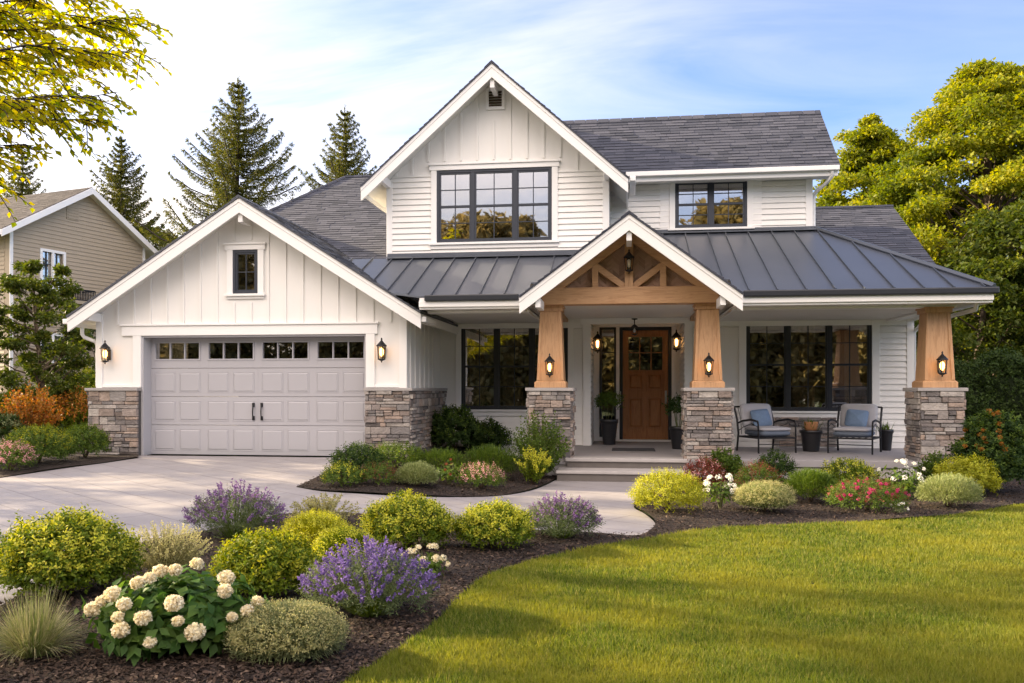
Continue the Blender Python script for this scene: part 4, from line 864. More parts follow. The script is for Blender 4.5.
# --- door
FD = MB(); e = 0.075
for k in ((DX0, DX0 + e, DK, DZ1), (DX1 - e, DX1, DK, DZ1), (DX0 + e, DX1 - e, DZ1 - e, DZ1)): FD.fb(frB, *k, -0.12, 0.03)
fdoor_frame = part(FD, 'door_frame', 'black', bevel=0.004)
dd = MB(); a, b = DX0 + e + 0.003, DX1 - e - 0.003; z0, z1 = DK + 0.05, DZ1 - e - 0.003; wd = b - a; hd = z1 - z0; w0, w1 = -0.075, -0.02
stile = 0.13; lites_z0, lites_z1 = z0 + hd * 0.635, z0 + hd * 0.94; mid = (a + b) / 2
holes = [(a + stile, b - stile, lites_z0, lites_z1)]
wall(dd, FRONT(YD + 0.02), a, b, z0, lambda u: z1, holes, 0.05)
pans = [(a + stile, mid - 0.05, z0 + hd * 0.455, z0 + hd * 0.605), (mid + 0.05, b - stile, z0 + hd * 0.455, z0 + hd * 0.605), (a + stile, mid - 0.05, z0 + hd * 0.10, z0 + hd * 0.385), (mid + 0.05, b - stile, z0 + hd * 0.10, z0 + hd * 0.385)]
f2 = FRONT(YD + 0.02)
for (pa, pb, qa, qb) in pans:
    m = 0.016
    for k in ((pa, pb, qa, qa + m), (pa, pb, qb - m, qb), (pa, pa + m, qa + m, qb - m), (pb - m, pb, qa + m, qb - m)): dd.fb(f2, *k, 0, 0.022)
    s1 = 0.035; o = [(pa + s1, qa + s1), (pb - s1, qa + s1), (pb - s1, qb - s1), (pa + s1, qb - s1)]; i2 = [(pa + 2 * s1, qa + 2 * s1), (pb - 2 * s1, qa + 2 * s1), (pb - 2 * s1, qb - 2 * s1), (pa + 2 * s1, qb - 2 * s1)]
    dd.hexa([f2(p[0], p[1], 0) for p in o] + [f2(p[0], p[1], 0.03) for p in i2])
ha, hb, hc, hdd = holes[0]
for k in (1, 2): xx = ha + (hb - ha) * k / 3; dd.fb(f2, xx - 0.012, xx + 0.012, hc, hdd, -0.045, 0.006)
zz = (hc + hdd) / 2 + 0.02; dd.fb(f2, ha, hb, zz - 0.012, zz + 0.012, -0.043, 0.004)
for k in ((ha - 0.02, hb + 0.02, hdd, hdd + 0.02), (ha - 0.02, hb + 0.02, hc - 0.02, hc), (ha - 0.02, ha, hc, hdd), (hb, hb + 0.02, hc, hdd)): dd.fb(f2, *k, 0, 0.012)
fdoor = part(dd, 'front_door', 'doorwood', bevel=0.003)
g = MB(); g.fb(f2, ha, hb, hc, hdd, -0.028, -0.022); g.build('glass', 'glass2', fdoor)
def handle(x, y, z, m='steel', par=fdoor):
    h = MB(); h.box(x - 0.026, x + 0.026, y - 0.014, y, z - 0.14, z + 0.17); h.tube([(x, y - 0.014, z + 0.03), (x, y - 0.06, z + 0.02), (x, y - 0.07, z - 0.05), (x, y - 0.055, z - 0.11), (x, y - 0.014, z - 0.12)], 0.010, 8); h.lathe([(0, -0.02), (0.02, -0.02), (0.02, 0.0)], (x, y - 0.014, z + 0.13), 12)
    h.build('handle', m, par, bevel=0.003)
handle(b - 0.05, YD + 0.02, DK + 1.02); handle(DX0 + 0.01, YD - 0.03, DK + 1.0, 'steel', fdoor_frame)
th = MB(); th.fb(frB, DX0 - 0.02, DX1 + 0.02, DK + 0.001, DK + 0.045, -0.10, 0.10); part(th, 'door_sill', 'trim', bevel=0.006)
T = MB(); T.fb(frB, DX0 - 0.08, DX0, DK, DZ1 + 0.0, 0, 0.04); T.fb(frB, DX1, DX1 + 0.11, DK, DZ1, 0, 0.04); T.fb(frB, SX0 - 0.1, DX1 + 0.13, DZ1, DZ1 + 0.12, 0, 0.05); part(T, 'door_casing', 'trim', bevel=0.004)
SD = MB(); e2 = 0.055
for k in ((SX0, SX0 + e2, DK + 0.1, DZ1), (SX1 - e2, SX1, DK + 0.1, DZ1), (SX0 + e2, SX1 - e2, DZ1 - e2, DZ1), (SX0 + e2, SX1 - e2, DK + 0.1, DK + 0.2)): SD.fb(frB, *k, -0.1, 0.03)
SD.fb(frB, SX0 + e2, SX1 - e2, DZ1 - 0.6, DZ1 - 0.575, -0.05, 0.0)
sdl = part(SD, 'sidelight', 'black', bevel=0.003); g = MB(); g.fb(frB, SX0 + e2, SX1 - e2, DK + 0.2, DZ1 - e2, -0.035, -0.03); g.build('glass', 'glass2', sdl)
cm = MB(); n = 14; vs = []
for i in range(n + 1): u = SX0 + e2 + (SX1 - SX0 - 2 * e2) * i / n; w_ = -0.16 + 0.012 * math.sin(i * 1.6); vs += [frB(u, DK + 0.1, w_), frB(u, DZ1 - 0.4, w_)]
cm.add(vs, [(2 * i, 2 * i + 2, 2 * i + 3, 2 * i + 1) for i in range(n)], True); cm.build('curtain', 'curtain', sdl, recalc=False)
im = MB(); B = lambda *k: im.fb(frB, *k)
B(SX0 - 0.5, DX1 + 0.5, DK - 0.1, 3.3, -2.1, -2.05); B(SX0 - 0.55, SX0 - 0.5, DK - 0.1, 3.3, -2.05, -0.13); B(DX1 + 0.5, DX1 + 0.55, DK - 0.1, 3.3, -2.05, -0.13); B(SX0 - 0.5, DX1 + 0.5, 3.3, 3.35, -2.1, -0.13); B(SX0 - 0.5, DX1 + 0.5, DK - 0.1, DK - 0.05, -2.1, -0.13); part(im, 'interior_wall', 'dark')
# --- deck and steps
PLX0, PLX1, PRX0, PRX1 = -1.74, -0.98, 1.06, 1.83; FX0, FX1 = 4.96, 5.66
dk = MB(); dk.box(PLX0, 5.95, 15.27, YD + 0.1, DK - 0.12, DK); dkp = part(dk, 'porch_deck', 'deck', bevel=0.008)
db = MB(); db.box(PLX0 + 0.03, 5.92, 15.31, YD, -0.05, DK - 0.121); db.build('deck_base', 'step', dkp)
st = MB(); st.box(X_(567, 15.25) , PRX0 + 0.05, 15.20, 15.30, DK - 0.13, DK + 0.003); sp_ = MB()
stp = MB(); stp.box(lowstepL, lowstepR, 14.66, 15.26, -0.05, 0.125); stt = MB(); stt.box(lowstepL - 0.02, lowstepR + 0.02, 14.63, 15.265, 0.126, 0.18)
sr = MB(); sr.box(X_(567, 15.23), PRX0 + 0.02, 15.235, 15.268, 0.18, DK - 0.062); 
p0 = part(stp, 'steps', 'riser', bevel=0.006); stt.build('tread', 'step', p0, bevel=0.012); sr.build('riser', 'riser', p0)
tt = MB(); tt.box(X_(565, 15.2), PRX0 + 0.03, 15.20, 15.6, DK - 0.06, DK + 0.004); tt.build('tread', 'step', p0, bevel=0.012)
# --- porch columns
def column(x0, x1, y0, y1, seed, top):
    v0, v1 = DK - 0.02, 1.545
    p = stone_clad([(FRONT(y0), x0, x1, v0, v1), (frame((x1, y0, 0), (0, 1, 0), (1, 0, 0)), 0, y1 - y0, v0, v1), (frame((x0, y1, 0), (0, -1, 0), (-1, 0, 0)), 0, y1 - y0, v0, v1), (frame((x1, y1, 0), (-1, 0, 0), (0, 1, 0)), 0, x1 - x0, v0, v1)],
                   [(x0 - 0.055, x1 + 0.055, y0 - 0.055, y1 + 0.055, v1, 1.605)], [(x0 + 0.01, x1 - 0.01, y0 + 0.01, y1 - 0.01, v0, v1 - 0.005)], seed)
    cx, cy = (x0 + x1) / 2, (y0 + y1) / 2
    w = MB(); bo, to = 0.245, 0.19
    def fr_(h0, h1, r0, r1): w.hexa([(cx - r0, cy - r0, h0), (cx + r0, cy - r0, h0), (cx + r0, cy + r0, h0), (cx - r0, cy + r0, h0), (cx - r1, cy - r1, h1), (cx + r1, cy - r1, h1), (cx + r1, cy + r1, h1), (cx - r1, cy + r1, h1)])
    fr_(1.606, 1.70, 0.285, 0.285); fr_(1.70, 1.73, 0.285, 0.255); fr_(1.73, top - 0.10, bo, to); fr_(top - 0.10, top - 0.03, to + 0.03, to + 0.03); fr_(top - 0.03, top, to + 0.05, to + 0.05)
    # raised corner boards
    for sx in (-1, 1):
        z0_, z1_ = 1.735, top - 0.102; r0, r1, t, wdh = bo + 0.001, to + 0.001, 0.014, 0.055
        w.hexa([(cx + sx * r0, cy - r0 - t, z0_), (cx + sx * (r0 - wdh), cy - r0 - t, z0_), (cx + sx * (r0 - wdh), cy - r0, z0_), (cx + sx * r0, cy - r0, z0_),
                (cx + sx * r1, cy - r1 - t, z1_), (cx + sx * (r1 - wdh), cy - r1 - t, z1_), (cx + sx * (r1 - wdh), cy - r1, z1_), (cx + sx * r1, cy - r1, z1_)])
    part(w, 'post', 'cedar', bevel=0.005)
    return cx, cy, bo
c1 = column(PLX0, PLX1, 15.30, 16.06, 101, 3.10); c2 = column(PRX0, PRX1, 15.30, 16.06, 121, 3.10); c3 = column(FX0, FX1, 15.30, 16.0, 141, 2.99)
# --- entry gable
EA = 0.055; EZA, EH, ES, RE = 4.55, 1.86, 0.745, 14.5
eroof = gable_roof(EA, EZA, EH, ES, RE, 17.75, name='entry_roof', seed=17, fas=0.27)
bracket(EA, EZA - 0.30, RE + 0.05, 15.2, eroof); 
for xx in (EA - 1.55, EA + 1.55): bracket(xx, 3.14, RE + 0.05, 15.2, eroof)
bt = MB(); bt.box(EA - 1.56, EA + 1.56, 15.30, 15.62, 3.10, 3.40)
for yy in (1,): bt.box(EA - 1.54, EA - 1.30, 15.62, 18.55, 3.03, 3.108); bt.box(EA + 1.30, EA + 1.54, 15.62, 18.55, 3.03, 3.108)
trs = part(bt, 'entry_beam', 'cedarh', bevel=0.008)
tr = MB(); yb0, yb1 = 15.33, 15.45; ztop = lambda x: EZA - 0.125 - ES * abs(x - EA)
for sg in (-1, 1):
    a = (EA, ztop(EA)); b = (EA + sg * 1.62, ztop(EA + 1.62)); hgt = 0.17
    tr.prism([(a[0], yb0, a[1]), (b[0], yb0, b[1]), (b[0] - sg * 0.2, yb0, b[1]), (a[0], yb0, a[1] - hgt - 0.03)], (0, yb1 - yb0, 0))
    qx = EA + sg * 0.60; tr.box(qx - 0.055, qx + 0.055, yb0 + 0.012, yb1, 3.38, ztop(0.60 + EA) - 0.15)
    # diagonal brace from king-post foot to queen-post head
    p = Vector((EA + sg * 0.07, 0, 3.40)); q = Vector((qx - sg * 0.03, 0, ztop(EA + 0.60) - 0.20)); dn = (q - p).normalized(); nn = Vector((-dn.z, 0, dn.x)) * 0.055
    tr.prism([(v.x, yb0 + 0.02, v.z) for v in (p + nn, q + nn, q - nn, p - nn)], (0, 0.09, 0))
tr.build('rafter', 'cedarh', trs, bevel=0.005)
kp = MB(); kp.box(EA - 0.075, EA + 0.075, yb0 - 0.02, yb1 + 0.01, 3.38, EZA - 0.35); kp.build('king_post', 'cedar', trs, bevel=0.005)
hb_ = MB(); r = np.random.default_rng(9)
hb_.prism([(EA - 1.6, 15.50, 3.3), (EA + 1.6, 15.50, 3.3), (EA, 15.50, 4.42)], (0, 0.04, 0))
# herringbone boards clipped to the triangle
def tri_ok(x, z): return z > 3.39 and z < EZA - 0.22 - ES * abs(x - EA)
for i in range(-16, 17):
    for j in range(-10, 24):
        cxx = EA + i * 0.115; czz = 3.3 + j * 0.085; s_ = 1 if i % 2 else -1
        if not tri_ok(cxx, czz): continue
        d = Vector((0.058, 0, s_ * 0.05)); n_ = Vector((0, 0, 0.036))
        p = Vector((cxx, 15.482, czz + (0.04 if i % 2 else 0))); hb_.prism([p - d - n_, p + d - n_, p + d + n_, p - d + n_], (0, 0.017, 0))
hb_.build('herringbone_panel', 'herring', trs)

# ================================================================== LANTERNS
def lantern(x, y, z, label, lit=True, s=1.0, N=(0, -1, 0), group='black wall lanterns', drop=0.0, wall_gap=0.10, power=1.5):
    s *= 1.18
    """z is the lantern's middle; (x, y) a point on the wall, N the wall's normal"""
    N = Vector(N); t = empty('wall_lantern', (x, y, z), label, 'lantern', group)
    c = Vector((0, 0, 0)) + N * wall_gap * s; L = MB()
    L.lathe([(0.0, 0.20 * s), (0.008 * s, 0.19 * s), (0.014 * s, 0.175 * s), (0.008 * s, 0.162 * s), (0.014 * s, 0.155 * s), (0.030 * s, 0.135 * s), (0.062 * s, 0.100 * s), (0.078 * s, 0.084 * s), (0.078 * s, 0.074 * s), (0.0, 0.074 * s)], c, 12); L.build('lantern_cap', 'iron', t, local=True)
    K = MB()
    for k in range(6):
        a = k * math.pi / 3; K.tube([c + Vector((0.062 * s * math.cos(a), 0.062 * s * math.sin(a), 0.076 * s)), c + Vector((0.048 * s * math.cos(a), 0.048 * s * math.sin(a), -0.105 * s))], 0.0055 * s, 5)
    K.lathe([(0.0, -0.135 * s), (0.02 * s, -0.13 * s), (0.035 * s, -0.12 * s), (0.056 * s, -0.113 * s), (0.056 * s, -0.10 * s), (0, -0.10 * s)], c, 12)
    K.lathe([(0.0, -0.155 * s), (0.01 * s, -0.150 * s), (0.012 * s, -0.14 * s), (0.0, -0.13 * s)], c, 8)
    K.build('cage', 'iron', t, local=True)
    A = MB(); U = Vector((0, 0, 1)).cross(N); bp = lambda u, v, w: U * u * s + Vector((0, 0, v * s)) + N * w * s
    A.fb(bp, -0.03, 0.03, -0.09, 0.07, 0.0, 0.012); A.tube([N * 0.01 * s + Vector((0, 0, 0.03 * s)), N * 0.05 * s + Vector((0, 0, 0.06 * s)), c + Vector((0, 0, 0.09 * s))], 0.009 * s, 6); A.tube([N * 0.01 * s + Vector((0, 0, -0.07 * s)), c * 0.6 + Vector((0, 0, -0.12 * s)), c + Vector((0, 0, -0.125 * s))], 0.006 * s, 6)
    A.build('wall_bracket', 'iron', t, local=True)
    G = MB(); G.lathe([(0.056 * s, 0.073 * s), (0.043 * s, -0.099 * s)], c, 12, True); G.build('glass', 'lampglass', t, local=True)
    B_ = MB(); B_.lathe([(0, -0.07 * s), (0.014 * s, -0.06 * s), (0.030 * s, -0.03 * s), (0.032 * s, 0.02 * s), (0.016 * s, 0.05 * s), (0, 0.055 * s)], c, 12); B_.build('bulb', 'bulb' if lit else 'bulboff', t, local=True)
    if lit:
        l = bpy.data.lights.new('lantern_light', 'POINT'); l.energy = power * s; l.color = (1, 0.55, 0.22); l.shadow_soft_size = 0.03; o = bpy.data.objects.new('lantern_light', l); C.objects.link(o); o.parent = t; o.location = c + Vector((0, 0, 0.0))
    return t
lantern(X_(110, YG), YG - 0.03, Z_(354, YG, 110), 'lit black lantern on the white garage wall left of the garage door', s=1.12)
lantern(X_(384, YG), YG - 0.03, Z_(352, YG, 384), 'lit black lantern on the white garage wall right of the garage door', s=1.12)
def postlamp(c, lab): lantern(c[0], c[1] - 0.243, 1.98, lab, s=1.05)
postlamp(c1, 'lit black lantern on the tapered cedar post left of the porch steps')
postlamp(c2, 'lit black lantern on the tapered cedar post right of the porch steps')
postlamp(c3, 'lit black lantern on the cedar post at the far right corner of the porch')
lantern(rx1, 19.3, 2.62, 'lit black lantern on the recess wall to the right of the front door', N=(-1, 0, 0), s=1.2, power=7)
lantern(rx0, 19.3, 2.60, 'lit black lantern on the recess wall to the left beside the sidelight', N=(1, 0, 0), s=1.2, power=7)
lantern(EA, 15.31, Z_(263, 15.2, 627), 'unlit black lantern on the king post high in the entry gable', False, s=1.05, wall_gap=0.085)
pl = empty('ceiling_lantern', (EA + 0.12, 17.6, SOF), 'small dark lantern hanging from the porch ceiling before the front door', 'lantern')
k = MB(); k.lathe([(0, 0.0), (0.06, 0.0), (0.06, -0.02), (0.012, -0.03), (0.01, -0.12), (0.03, -0.13), (0.075, -0.17), (0.075, -0.18), (0, -0.18)], (0, 0, 0), 12); k.build('lantern_cap', 'iron', pl, local=True)
k = MB()
for q in range(6): a = q * math.pi / 3; k.tube([(0.066 * math.cos(a), 0.066 * math.sin(a), -0.18), (0.052 * math.cos(a), 0.052 * math.sin(a), -0.32)], 0.005, 5)
k.lathe([(0, -0.32), (0.06, -0.32), (0.05, -0.335), (0.01, -0.35), (0, -0.36)], (0, 0, 0), 12); k.build('cage', 'iron', pl, local=True)
k = MB(); k.lathe([(0, -0.29), (0.02, -0.28), (0.022, -0.23), (0, -0.19)], (0, 0, 0), 10); k.build('bulb', 'bulboff', pl, local=True)

# ================================================================== PORCH FURNITURE
def cushion(mb, cx, cy, cz, sx, sy, sz_, rot=Matrix.Identity(3), pinch=0.12, n=8, puff=0.35):
    """soft pillow: superellipsoid grid"""
    vs = []; fs = []; m = 2 * n
    for i in range(n + 1):
        ph = math.pi * (i / n - 0.5)
        for j in range(m):
            t = 2 * math.pi * j / m; ce = lambda x, e: math.copysign(abs(x) ** e, x)
            x = ce(math.cos(ph), 0.5) * ce(math.cos(t), 0.28) * sx / 2; y = ce(math.cos(ph), 0.5) * ce(math.sin(t), 0.28) * sy / 2; z = ce(math.sin(ph), 0.75) * sz_ / 2
            edge = max(abs(x) / (sx / 2), abs(y) / (sy / 2)); z *= 1 - puff * edge ** 3
            v = rot @ Vector((x, y, z)); vs.append((v.x + cx, v.y + cy, v.z + cz))
    for i in range(n):
        for j in range(m): fs.append((i * m + j, i * m + (j + 1) % m, (i + 1) * m + (j + 1) % m, (i + 1) * m + j))
    mb.add(vs, fs, True)
def armchair(loc, rz, label):
    t = empty('armchair', loc, label, 'chair', 'black framed porch armchairs', rz); w, d = 0.40, 0.38
    for sx in (-1, 1):
        for sy in (-1, 1):
            L = MB(); x = sx * w
            if sy < 0: L.tube([(x, -d, 0), (x, -d, 0.30), (x, -d + 0.01, 0.56)], 0.017, 8)
            else: L.tube([(x, d + 0.06, 0), (x, d + 0.0, 0.35), (x, d + 0.05, 0.62), (x, d + 0.16, 0.87)], 0.021, 8)
            L.build('leg', 'iron', t, local=True)
        A = MB(); x = sx * w; A.tube([(x, -d + 0.01, 0.56), (x, -d + 0.04, 0.61), (x, -0.1, 0.635), (x, d * 0.6, 0.60), (x, d + 0.03, 0.55)], [0.017, 0.02, 0.022, 0.02, 0.017], 8); A.tube([(x, -d + 0.02, 0.5), (x, -0.12, 0.56), (x, d * 0.5, 0.48), (x, d, 0.40)], 0.008, 6)
        A.build('armrest', 'iron', t, local=True)
    Fm = MB(); 
    for y in (-d, d): Fm.tube([(-w, y, 0.29), (w, y, 0.29)], 0.016, 8)
    Fm.tube([(-w, -d, 0.17), (w, -d, 0.17)], 0.010, 6)
    for x in (-w, w): Fm.tube([(x, -d, 0.29), (x, d + 0.01, 0.29)], 0.016, 8)
    for i in range(7): x = -w + 2 * w * (i + 0.5) / 7; Fm.tube([(x, -d, 0.295), (x, d, 0.295)], 0.008, 5)
    Fm.build('seat_frame', 'iron', t, local=True)
    Bf = MB(); Bf.tube([(-w, d + 0.16, 0.87), (0, d + 0.18, 0.89), (w, d + 0.16, 0.87)], 0.017, 8)
    for i in range(9): x = -w + 2 * w * (i + 1) / 10; Bf.tube([(x, d + 0.01, 0.33), (x, d + 0.05, 0.62), (x, d + 0.17, 0.88)], 0.006, 5)
    Bf.build('back_frame', 'iron', t, local=True)
    s = MB(); cushion(s, 0, -0.02, 0.375, 0.68, 0.72, 0.15, puff=0.15); s.build('base_cushion', 'cushion2', t, local=True)
    s = MB(); cushion(s, 0, -0.03, 0.455, 0.70, 0.72, 0.10, puff=0.2); s.build('seat_cushion', 'cushion', t, local=True)
    s = MB(); cushion(s, 0, d - 0.0, 0.70, 0.70, 0.50, 0.15, Matrix.Rotation(R(74), 3, 'X'), puff=0.3); s.build('back_cushion', 'cushion', t, local=True)
    return t
def throw(chairt, label, roll=0.0):
    Mx = Matrix.Translation(chairt.location) @ Matrix.Rotation(chairt.rotation_euler.z, 4, 'Z')
    p = Mx @ Vector((0, 0.20, 0.66)); t = MB(); Rm = Matrix.Rotation(chairt.rotation_euler.z, 3, 'Z') @ Matrix.Rotation(R(66), 3, 'X') @ Matrix.Rotation(roll, 3, 'Z')
    cushion(t, 0, 0, 0, 0.42, 0.36, 0.15, Rm, puff=0.75, n=10); o = t.build('pillow', 'pillow', local=True); o.location = p; tag(o, label, 'pillow', 'blue pillows on the porch chairs')
chL = armchair((X_(767, 17.2), 17.25, DK), R(22), 'black framed armchair with grey cushions to the left of the porch window pot'); chR = armchair((X_(855, 17.2), 17.25, DK), R(-26), 'black framed armchair with grey cushions to the right of the porch window pot')
throw(chL, 'blue throw pillow on the left porch armchair', 0.1); throw(chR, 'blue throw pillow on the right porch armchair', -0.08)
def pot_prof(r0, r1, h): return [(0, 0), (r0, 0), (r0 * 1.02, 0.02), (r1 * 0.96, h * 0.82), (r1 * 0.97, h * 0.84), (r1 * 1.07, h * 0.86), (r1 * 1.07, h * 0.985), (r1 * 1.03, h), (r1 * 0.92, h), (r1 * 0.9, h * 0.9), (0, h * 0.9)]
def planter(loc, r0, r1, h, label, foli, mat='pot', group='black planters on the porch'):
    t = empty('potted_plant', loc, label, 'potted plant', group); p = MB(); p.lathe(pot_prof(r0, r1, h), (0, 0, 0), 28); po = p.build('pot', mat, t, local=True, recalc=True)
    so2 = MB(); so2.lathe([(0, h * 0.93), (r1 * 0.91, h * 0.93)], (0, 0, 0), 20); so2.build('soil', 'soil', t, local=True); foli(t, h); return t
def fol_bush(rx, h2, mat, nl=260, lL=0.06, st=7):
    def f(t, h):
        r = np.random.default_rng(int(abs(t.location.x) * 100)); cl = Cloud(); p, d, _ = dome(r, nl, rx, rx, h2 * 0.6, 0.5, 0.15); p[:, 2] += h + h2 * 0.4; sprigs(cl, r, p, d, lL * 1.6, 5, lL, lL * 0.5, 0.6, 0.5); cl.build('foliage', mat, t)
        mb = MB()
        for i in range(st): a = r.uniform(0, 6.28); mb.tube([(0.04 * math.cos(a), 0.04 * math.sin(a), h * 0.9), (rx * 0.5 * math.cos(a), rx * 0.5 * math.sin(a), h + h2 * 0.7)], [0.008, 0.004], 5)
        mb.build('stem', 'stem', t, local=True)
    return f
def fol_spiky(n, L, mat, spread=0.5):
    def f(t, h):
        r = np.random.default_rng(5 + int(abs(t.location.x) * 100)); cl = Cloud(); P = np.stack([r.normal(0, 0.04, n), r.normal(0, 0.04, n), np.full(n, h * 0.9)], 1); D = np.stack([r.normal(0, spread, n), r.normal(0, spread, n), np.ones(n)], 1)
        cl.blades(P, D, L * r.uniform(0.6, 1.1, n), 0.022, 0.12); cl.build('foliage', mat, t)
    return f
planter((X_(609, 18.9), 18.95, DK), 0.13, 0.19, 0.56, 'tall black planter with bushy green plant under the sidelight', fol_bush(0.26, 0.55, 'leaf_mid', 200))
def two(t, h): fol_bush(0.22, 0.55, 'leaf_dark', 120, 0.08)(t, h)
planter((X_(678.5, 17.8), 17.8, DK), 0.13, 0.18, 0.46, 'black planter with stemmed green plant just left of the right entry pier', two)
def succ(t, h):
    fol_spiky(90, 0.34, 'leaf_mid', 0.55)(t, h)
    c = MB(); c.lathe([(0.0, h * 0.9), (0.11, h * 0.9), (0.14, h + 0.16), (0.12, h + 0.16), (0, h + 0.12)], (0, 0, 0), 16); c.build('inner_pot', 'terra', t, local=True)
planter((X_(811, 17.5), 17.5, DK), 0.15, 0.205, 0.42, 'black planter holding a terracotta pot of spiky leaves between the armchairs', succ)
planter((X_(887, 17.9), 17.95, DK), 0.09, 0.13, 0.42, 'slim black planter with sparse green leaves behind the right armchair', fol_spiky(26, 0.25, 'leaf_mid', 0.3))
dm = MB(); dm.box(X_(612, 17.3), X_(655, 17.3), 17.05, 17.75, DK + 0.002, DK + 0.018); tag(dm.build('door_mat', 'mat', bevel=0.004), 'dark grey door mat lying on the porch before the front door', 'door mat')
# ================================================================== PLANTS
GF, GC, GR, GL_ = 'shrubs and flowers in the front bed', 'shrubs in the bed beside the garage', 'shrubs and flowers in the bed before the porch', 'shrubs left of the driveway'
def place(px, by, wpx, ty, deep=0.85):
    g = ground(px, by); d = -g.x * sY + g.y * cY; rx = wpx * d / F / 2; ry = rx * deep
    dirv = Vector((g.x, g.y, 0)).normalized(); c = g + dirv * ry * 0.75; c.z = float(gz(c.x, c.y)) + 0.03
    dc = -c.x * sY + c.y * cY; rx = wpx * dc / F / 2; h = EYE + (388 - ty) / F * dc - c.z
    if c.x > -1.75 and c.x < 5.8 and c.y > 15.2 - ry * 0.85: c.y = 15.2 - ry * 0.85; c.z = float(gz(c.x, c.y)) + 0.03
    if -4.0 < c.x <= -1.75 and c.y > 18.5 - ry: c.y = 18.5 - ry; c.z = float(gz(c.x, c.y)) + 0.03
    return c, rx, rx * deep, max(h, 0.15), dc
SEED = [100]
def root(name, c, label, cat, group): SEED[0] += 1; return empty(name, c, label, cat, group), np.random.default_rng(SEED[0])
def dens(dc): return min(1.0, (7.5 / dc) ** 0.7), max(1.0, (dc / 7.5) ** 0.65)
def round_shrub(px, by, w, ty, label, leaf='leaf_yellowgreen', tip='tip_yellow_sunlit', n=1500, lL=0.030, k=7, sL=0.10, up=0.5, tipn=0.25, group=GF, name='rounded_shrub', cat='shrub', lump=0.10, jit=0.45, aspect=0.45, fl=None):
    c, rx, ry, h, dc = place(px, by, w, ty); t, r = root(name, c, label, cat, group); q, big = dens(dc); n = int(n * q * min(1.3, max(0.5, rx / 0.45))); lL = lL * big
    cl = Cloud(); ph = r.uniform(0, 6, 6); s = 0.86 if group == GF else 0.90; lump *= 0.7; cz_ = 1.0
    p, d, rad = dome(r, n, rx * s, ry * s, h * 0.90, 0.45, lump, ph=ph); p[:, 2] = np.maximum(p[:, 2], 0.015)
    sprigs(cl, r, p, d, sL * big ** 0.5, k, lL, lL * aspect, up, jit); cl.build('foliage', leaf, t)
    if tip:
        cl = Cloud(); p, d, rad = dome(r, int(n * tipn), rx * s * 1.0, ry * s, h * 0.93, 0.06, lump, -0.1, ph=ph); sprigs(cl, r, p, d, sL * 0.9 * big ** 0.5, k - 1, lL * 0.9, lL * aspect * 0.9, up + 0.3, jit * 0.8); cl.build('tip_foliage', tip, t)
    stems('stem', t, r, 9, rx * 0.8, ry * 0.8, h, 0.010)
    if fl:
        for (nm, mt, cnt, fr, sz) in fl:
            p, d, _ = dome(r, cnt, rx, ry, h * 0.98, 0.1, lump, -0.05, ph=ph); blooms(t, r, p, d, fr, sz, mt, nm)
    return t
def blooms(t, r, P, D, R0, petal, mat, name, npet=26):
    """clusters of small petals, one flower head per point"""
    one = name.rstrip('s') if len(P) <= 60 else name
    cl = Cloud()
    for p, d in zip(P, D):
        R1 = R0 * r.uniform(0.7, 1.2); q = rdir(r, npet * 2); q = q[(q @ d) > -0.35][:npet]; m = len(q)
        pos = p + q * R1 * np.array([1, 1, 0.85]); cl.leaves(pos - q * petal * 0.3, nrm(np.cross(q, rdir(r, m))) + q * 0.5, q, petal * r.uniform(0.8, 1.3, m), petal * 0.95, 0.1)
        q = rdir(r, npet // 2); cl.leaves(p + q * R1 * 0.45, nrm(np.cross(q, rdir(r, len(q)))) + q * 0.3, q, petal * 1.3, petal * 1.1, 0.1)
        if len(P) <= 60: cl.build(one, mat, t); cl = Cloud()
    if len(P) > 60: cl.build(name, mat, t)
def lavender(px, by, w, ty, label, petal='petal_lavender', n=150, group=GF):
    c, rx, ry, h, dc = place(px, by, w, ty); h *= 1.10; rx *= 1.05; t, r = root('lavender_bush', c, label, 'lavender', group); big = max(1, (dc / 7.5) ** 0.5)
    a = r.uniform(0, 6.28, n); q = np.sqrt(r.random(n)) ; tip = np.stack([np.cos(a) * rx * q, np.sin(a) * ry * q, h * (1.0 - 0.50 * q ** 2) * r.uniform(0.70, 1.06, n)], 1)
    bs = tip * np.array([0.22, 0.22, 0]) ; cs, cp, cf = Cloud(), Cloud(), Cloud()
    D = tip - bs; L = np.linalg.norm(D, axis=1); D = nrm(D); cs.blades(bs, D, L, 0.006 * big, 0.0, 3)
    for j in range(9):      # spikelets up the flower stalk
        tt = 1 - 0.24 * (j / 9) ** 1.15; gap = r.random(n) < (0.95 if j < 5 else 0.5); P = bs + D * (L * tt)[:, None]
        for _ in range(3): dd = rdir(r, n) * 0.9 + D * 0.7; cp.leaves(P[gap], dd[gap], rdir(r, n)[gap], 0.021 * big * r.uniform(0.7, 1.3, gap.sum()), 0.0125 * big)
    p, d, _ = dome(r, 1300, rx * 0.84, ry * 0.84, h * 0.74, 0.6, 0.1); p[:, 2] = np.maximum(p[:, 2], 0.01); sprigs(cf, r, p, d, 0.10, 6, 0.038 * big, 0.007 * big, 0.9, 0.35)
    cs.build('stem', 'leaf_mid', t); cp.build('flower_spikes', petal, t); cf.build('foliage', 'leaf_lav', t); return t
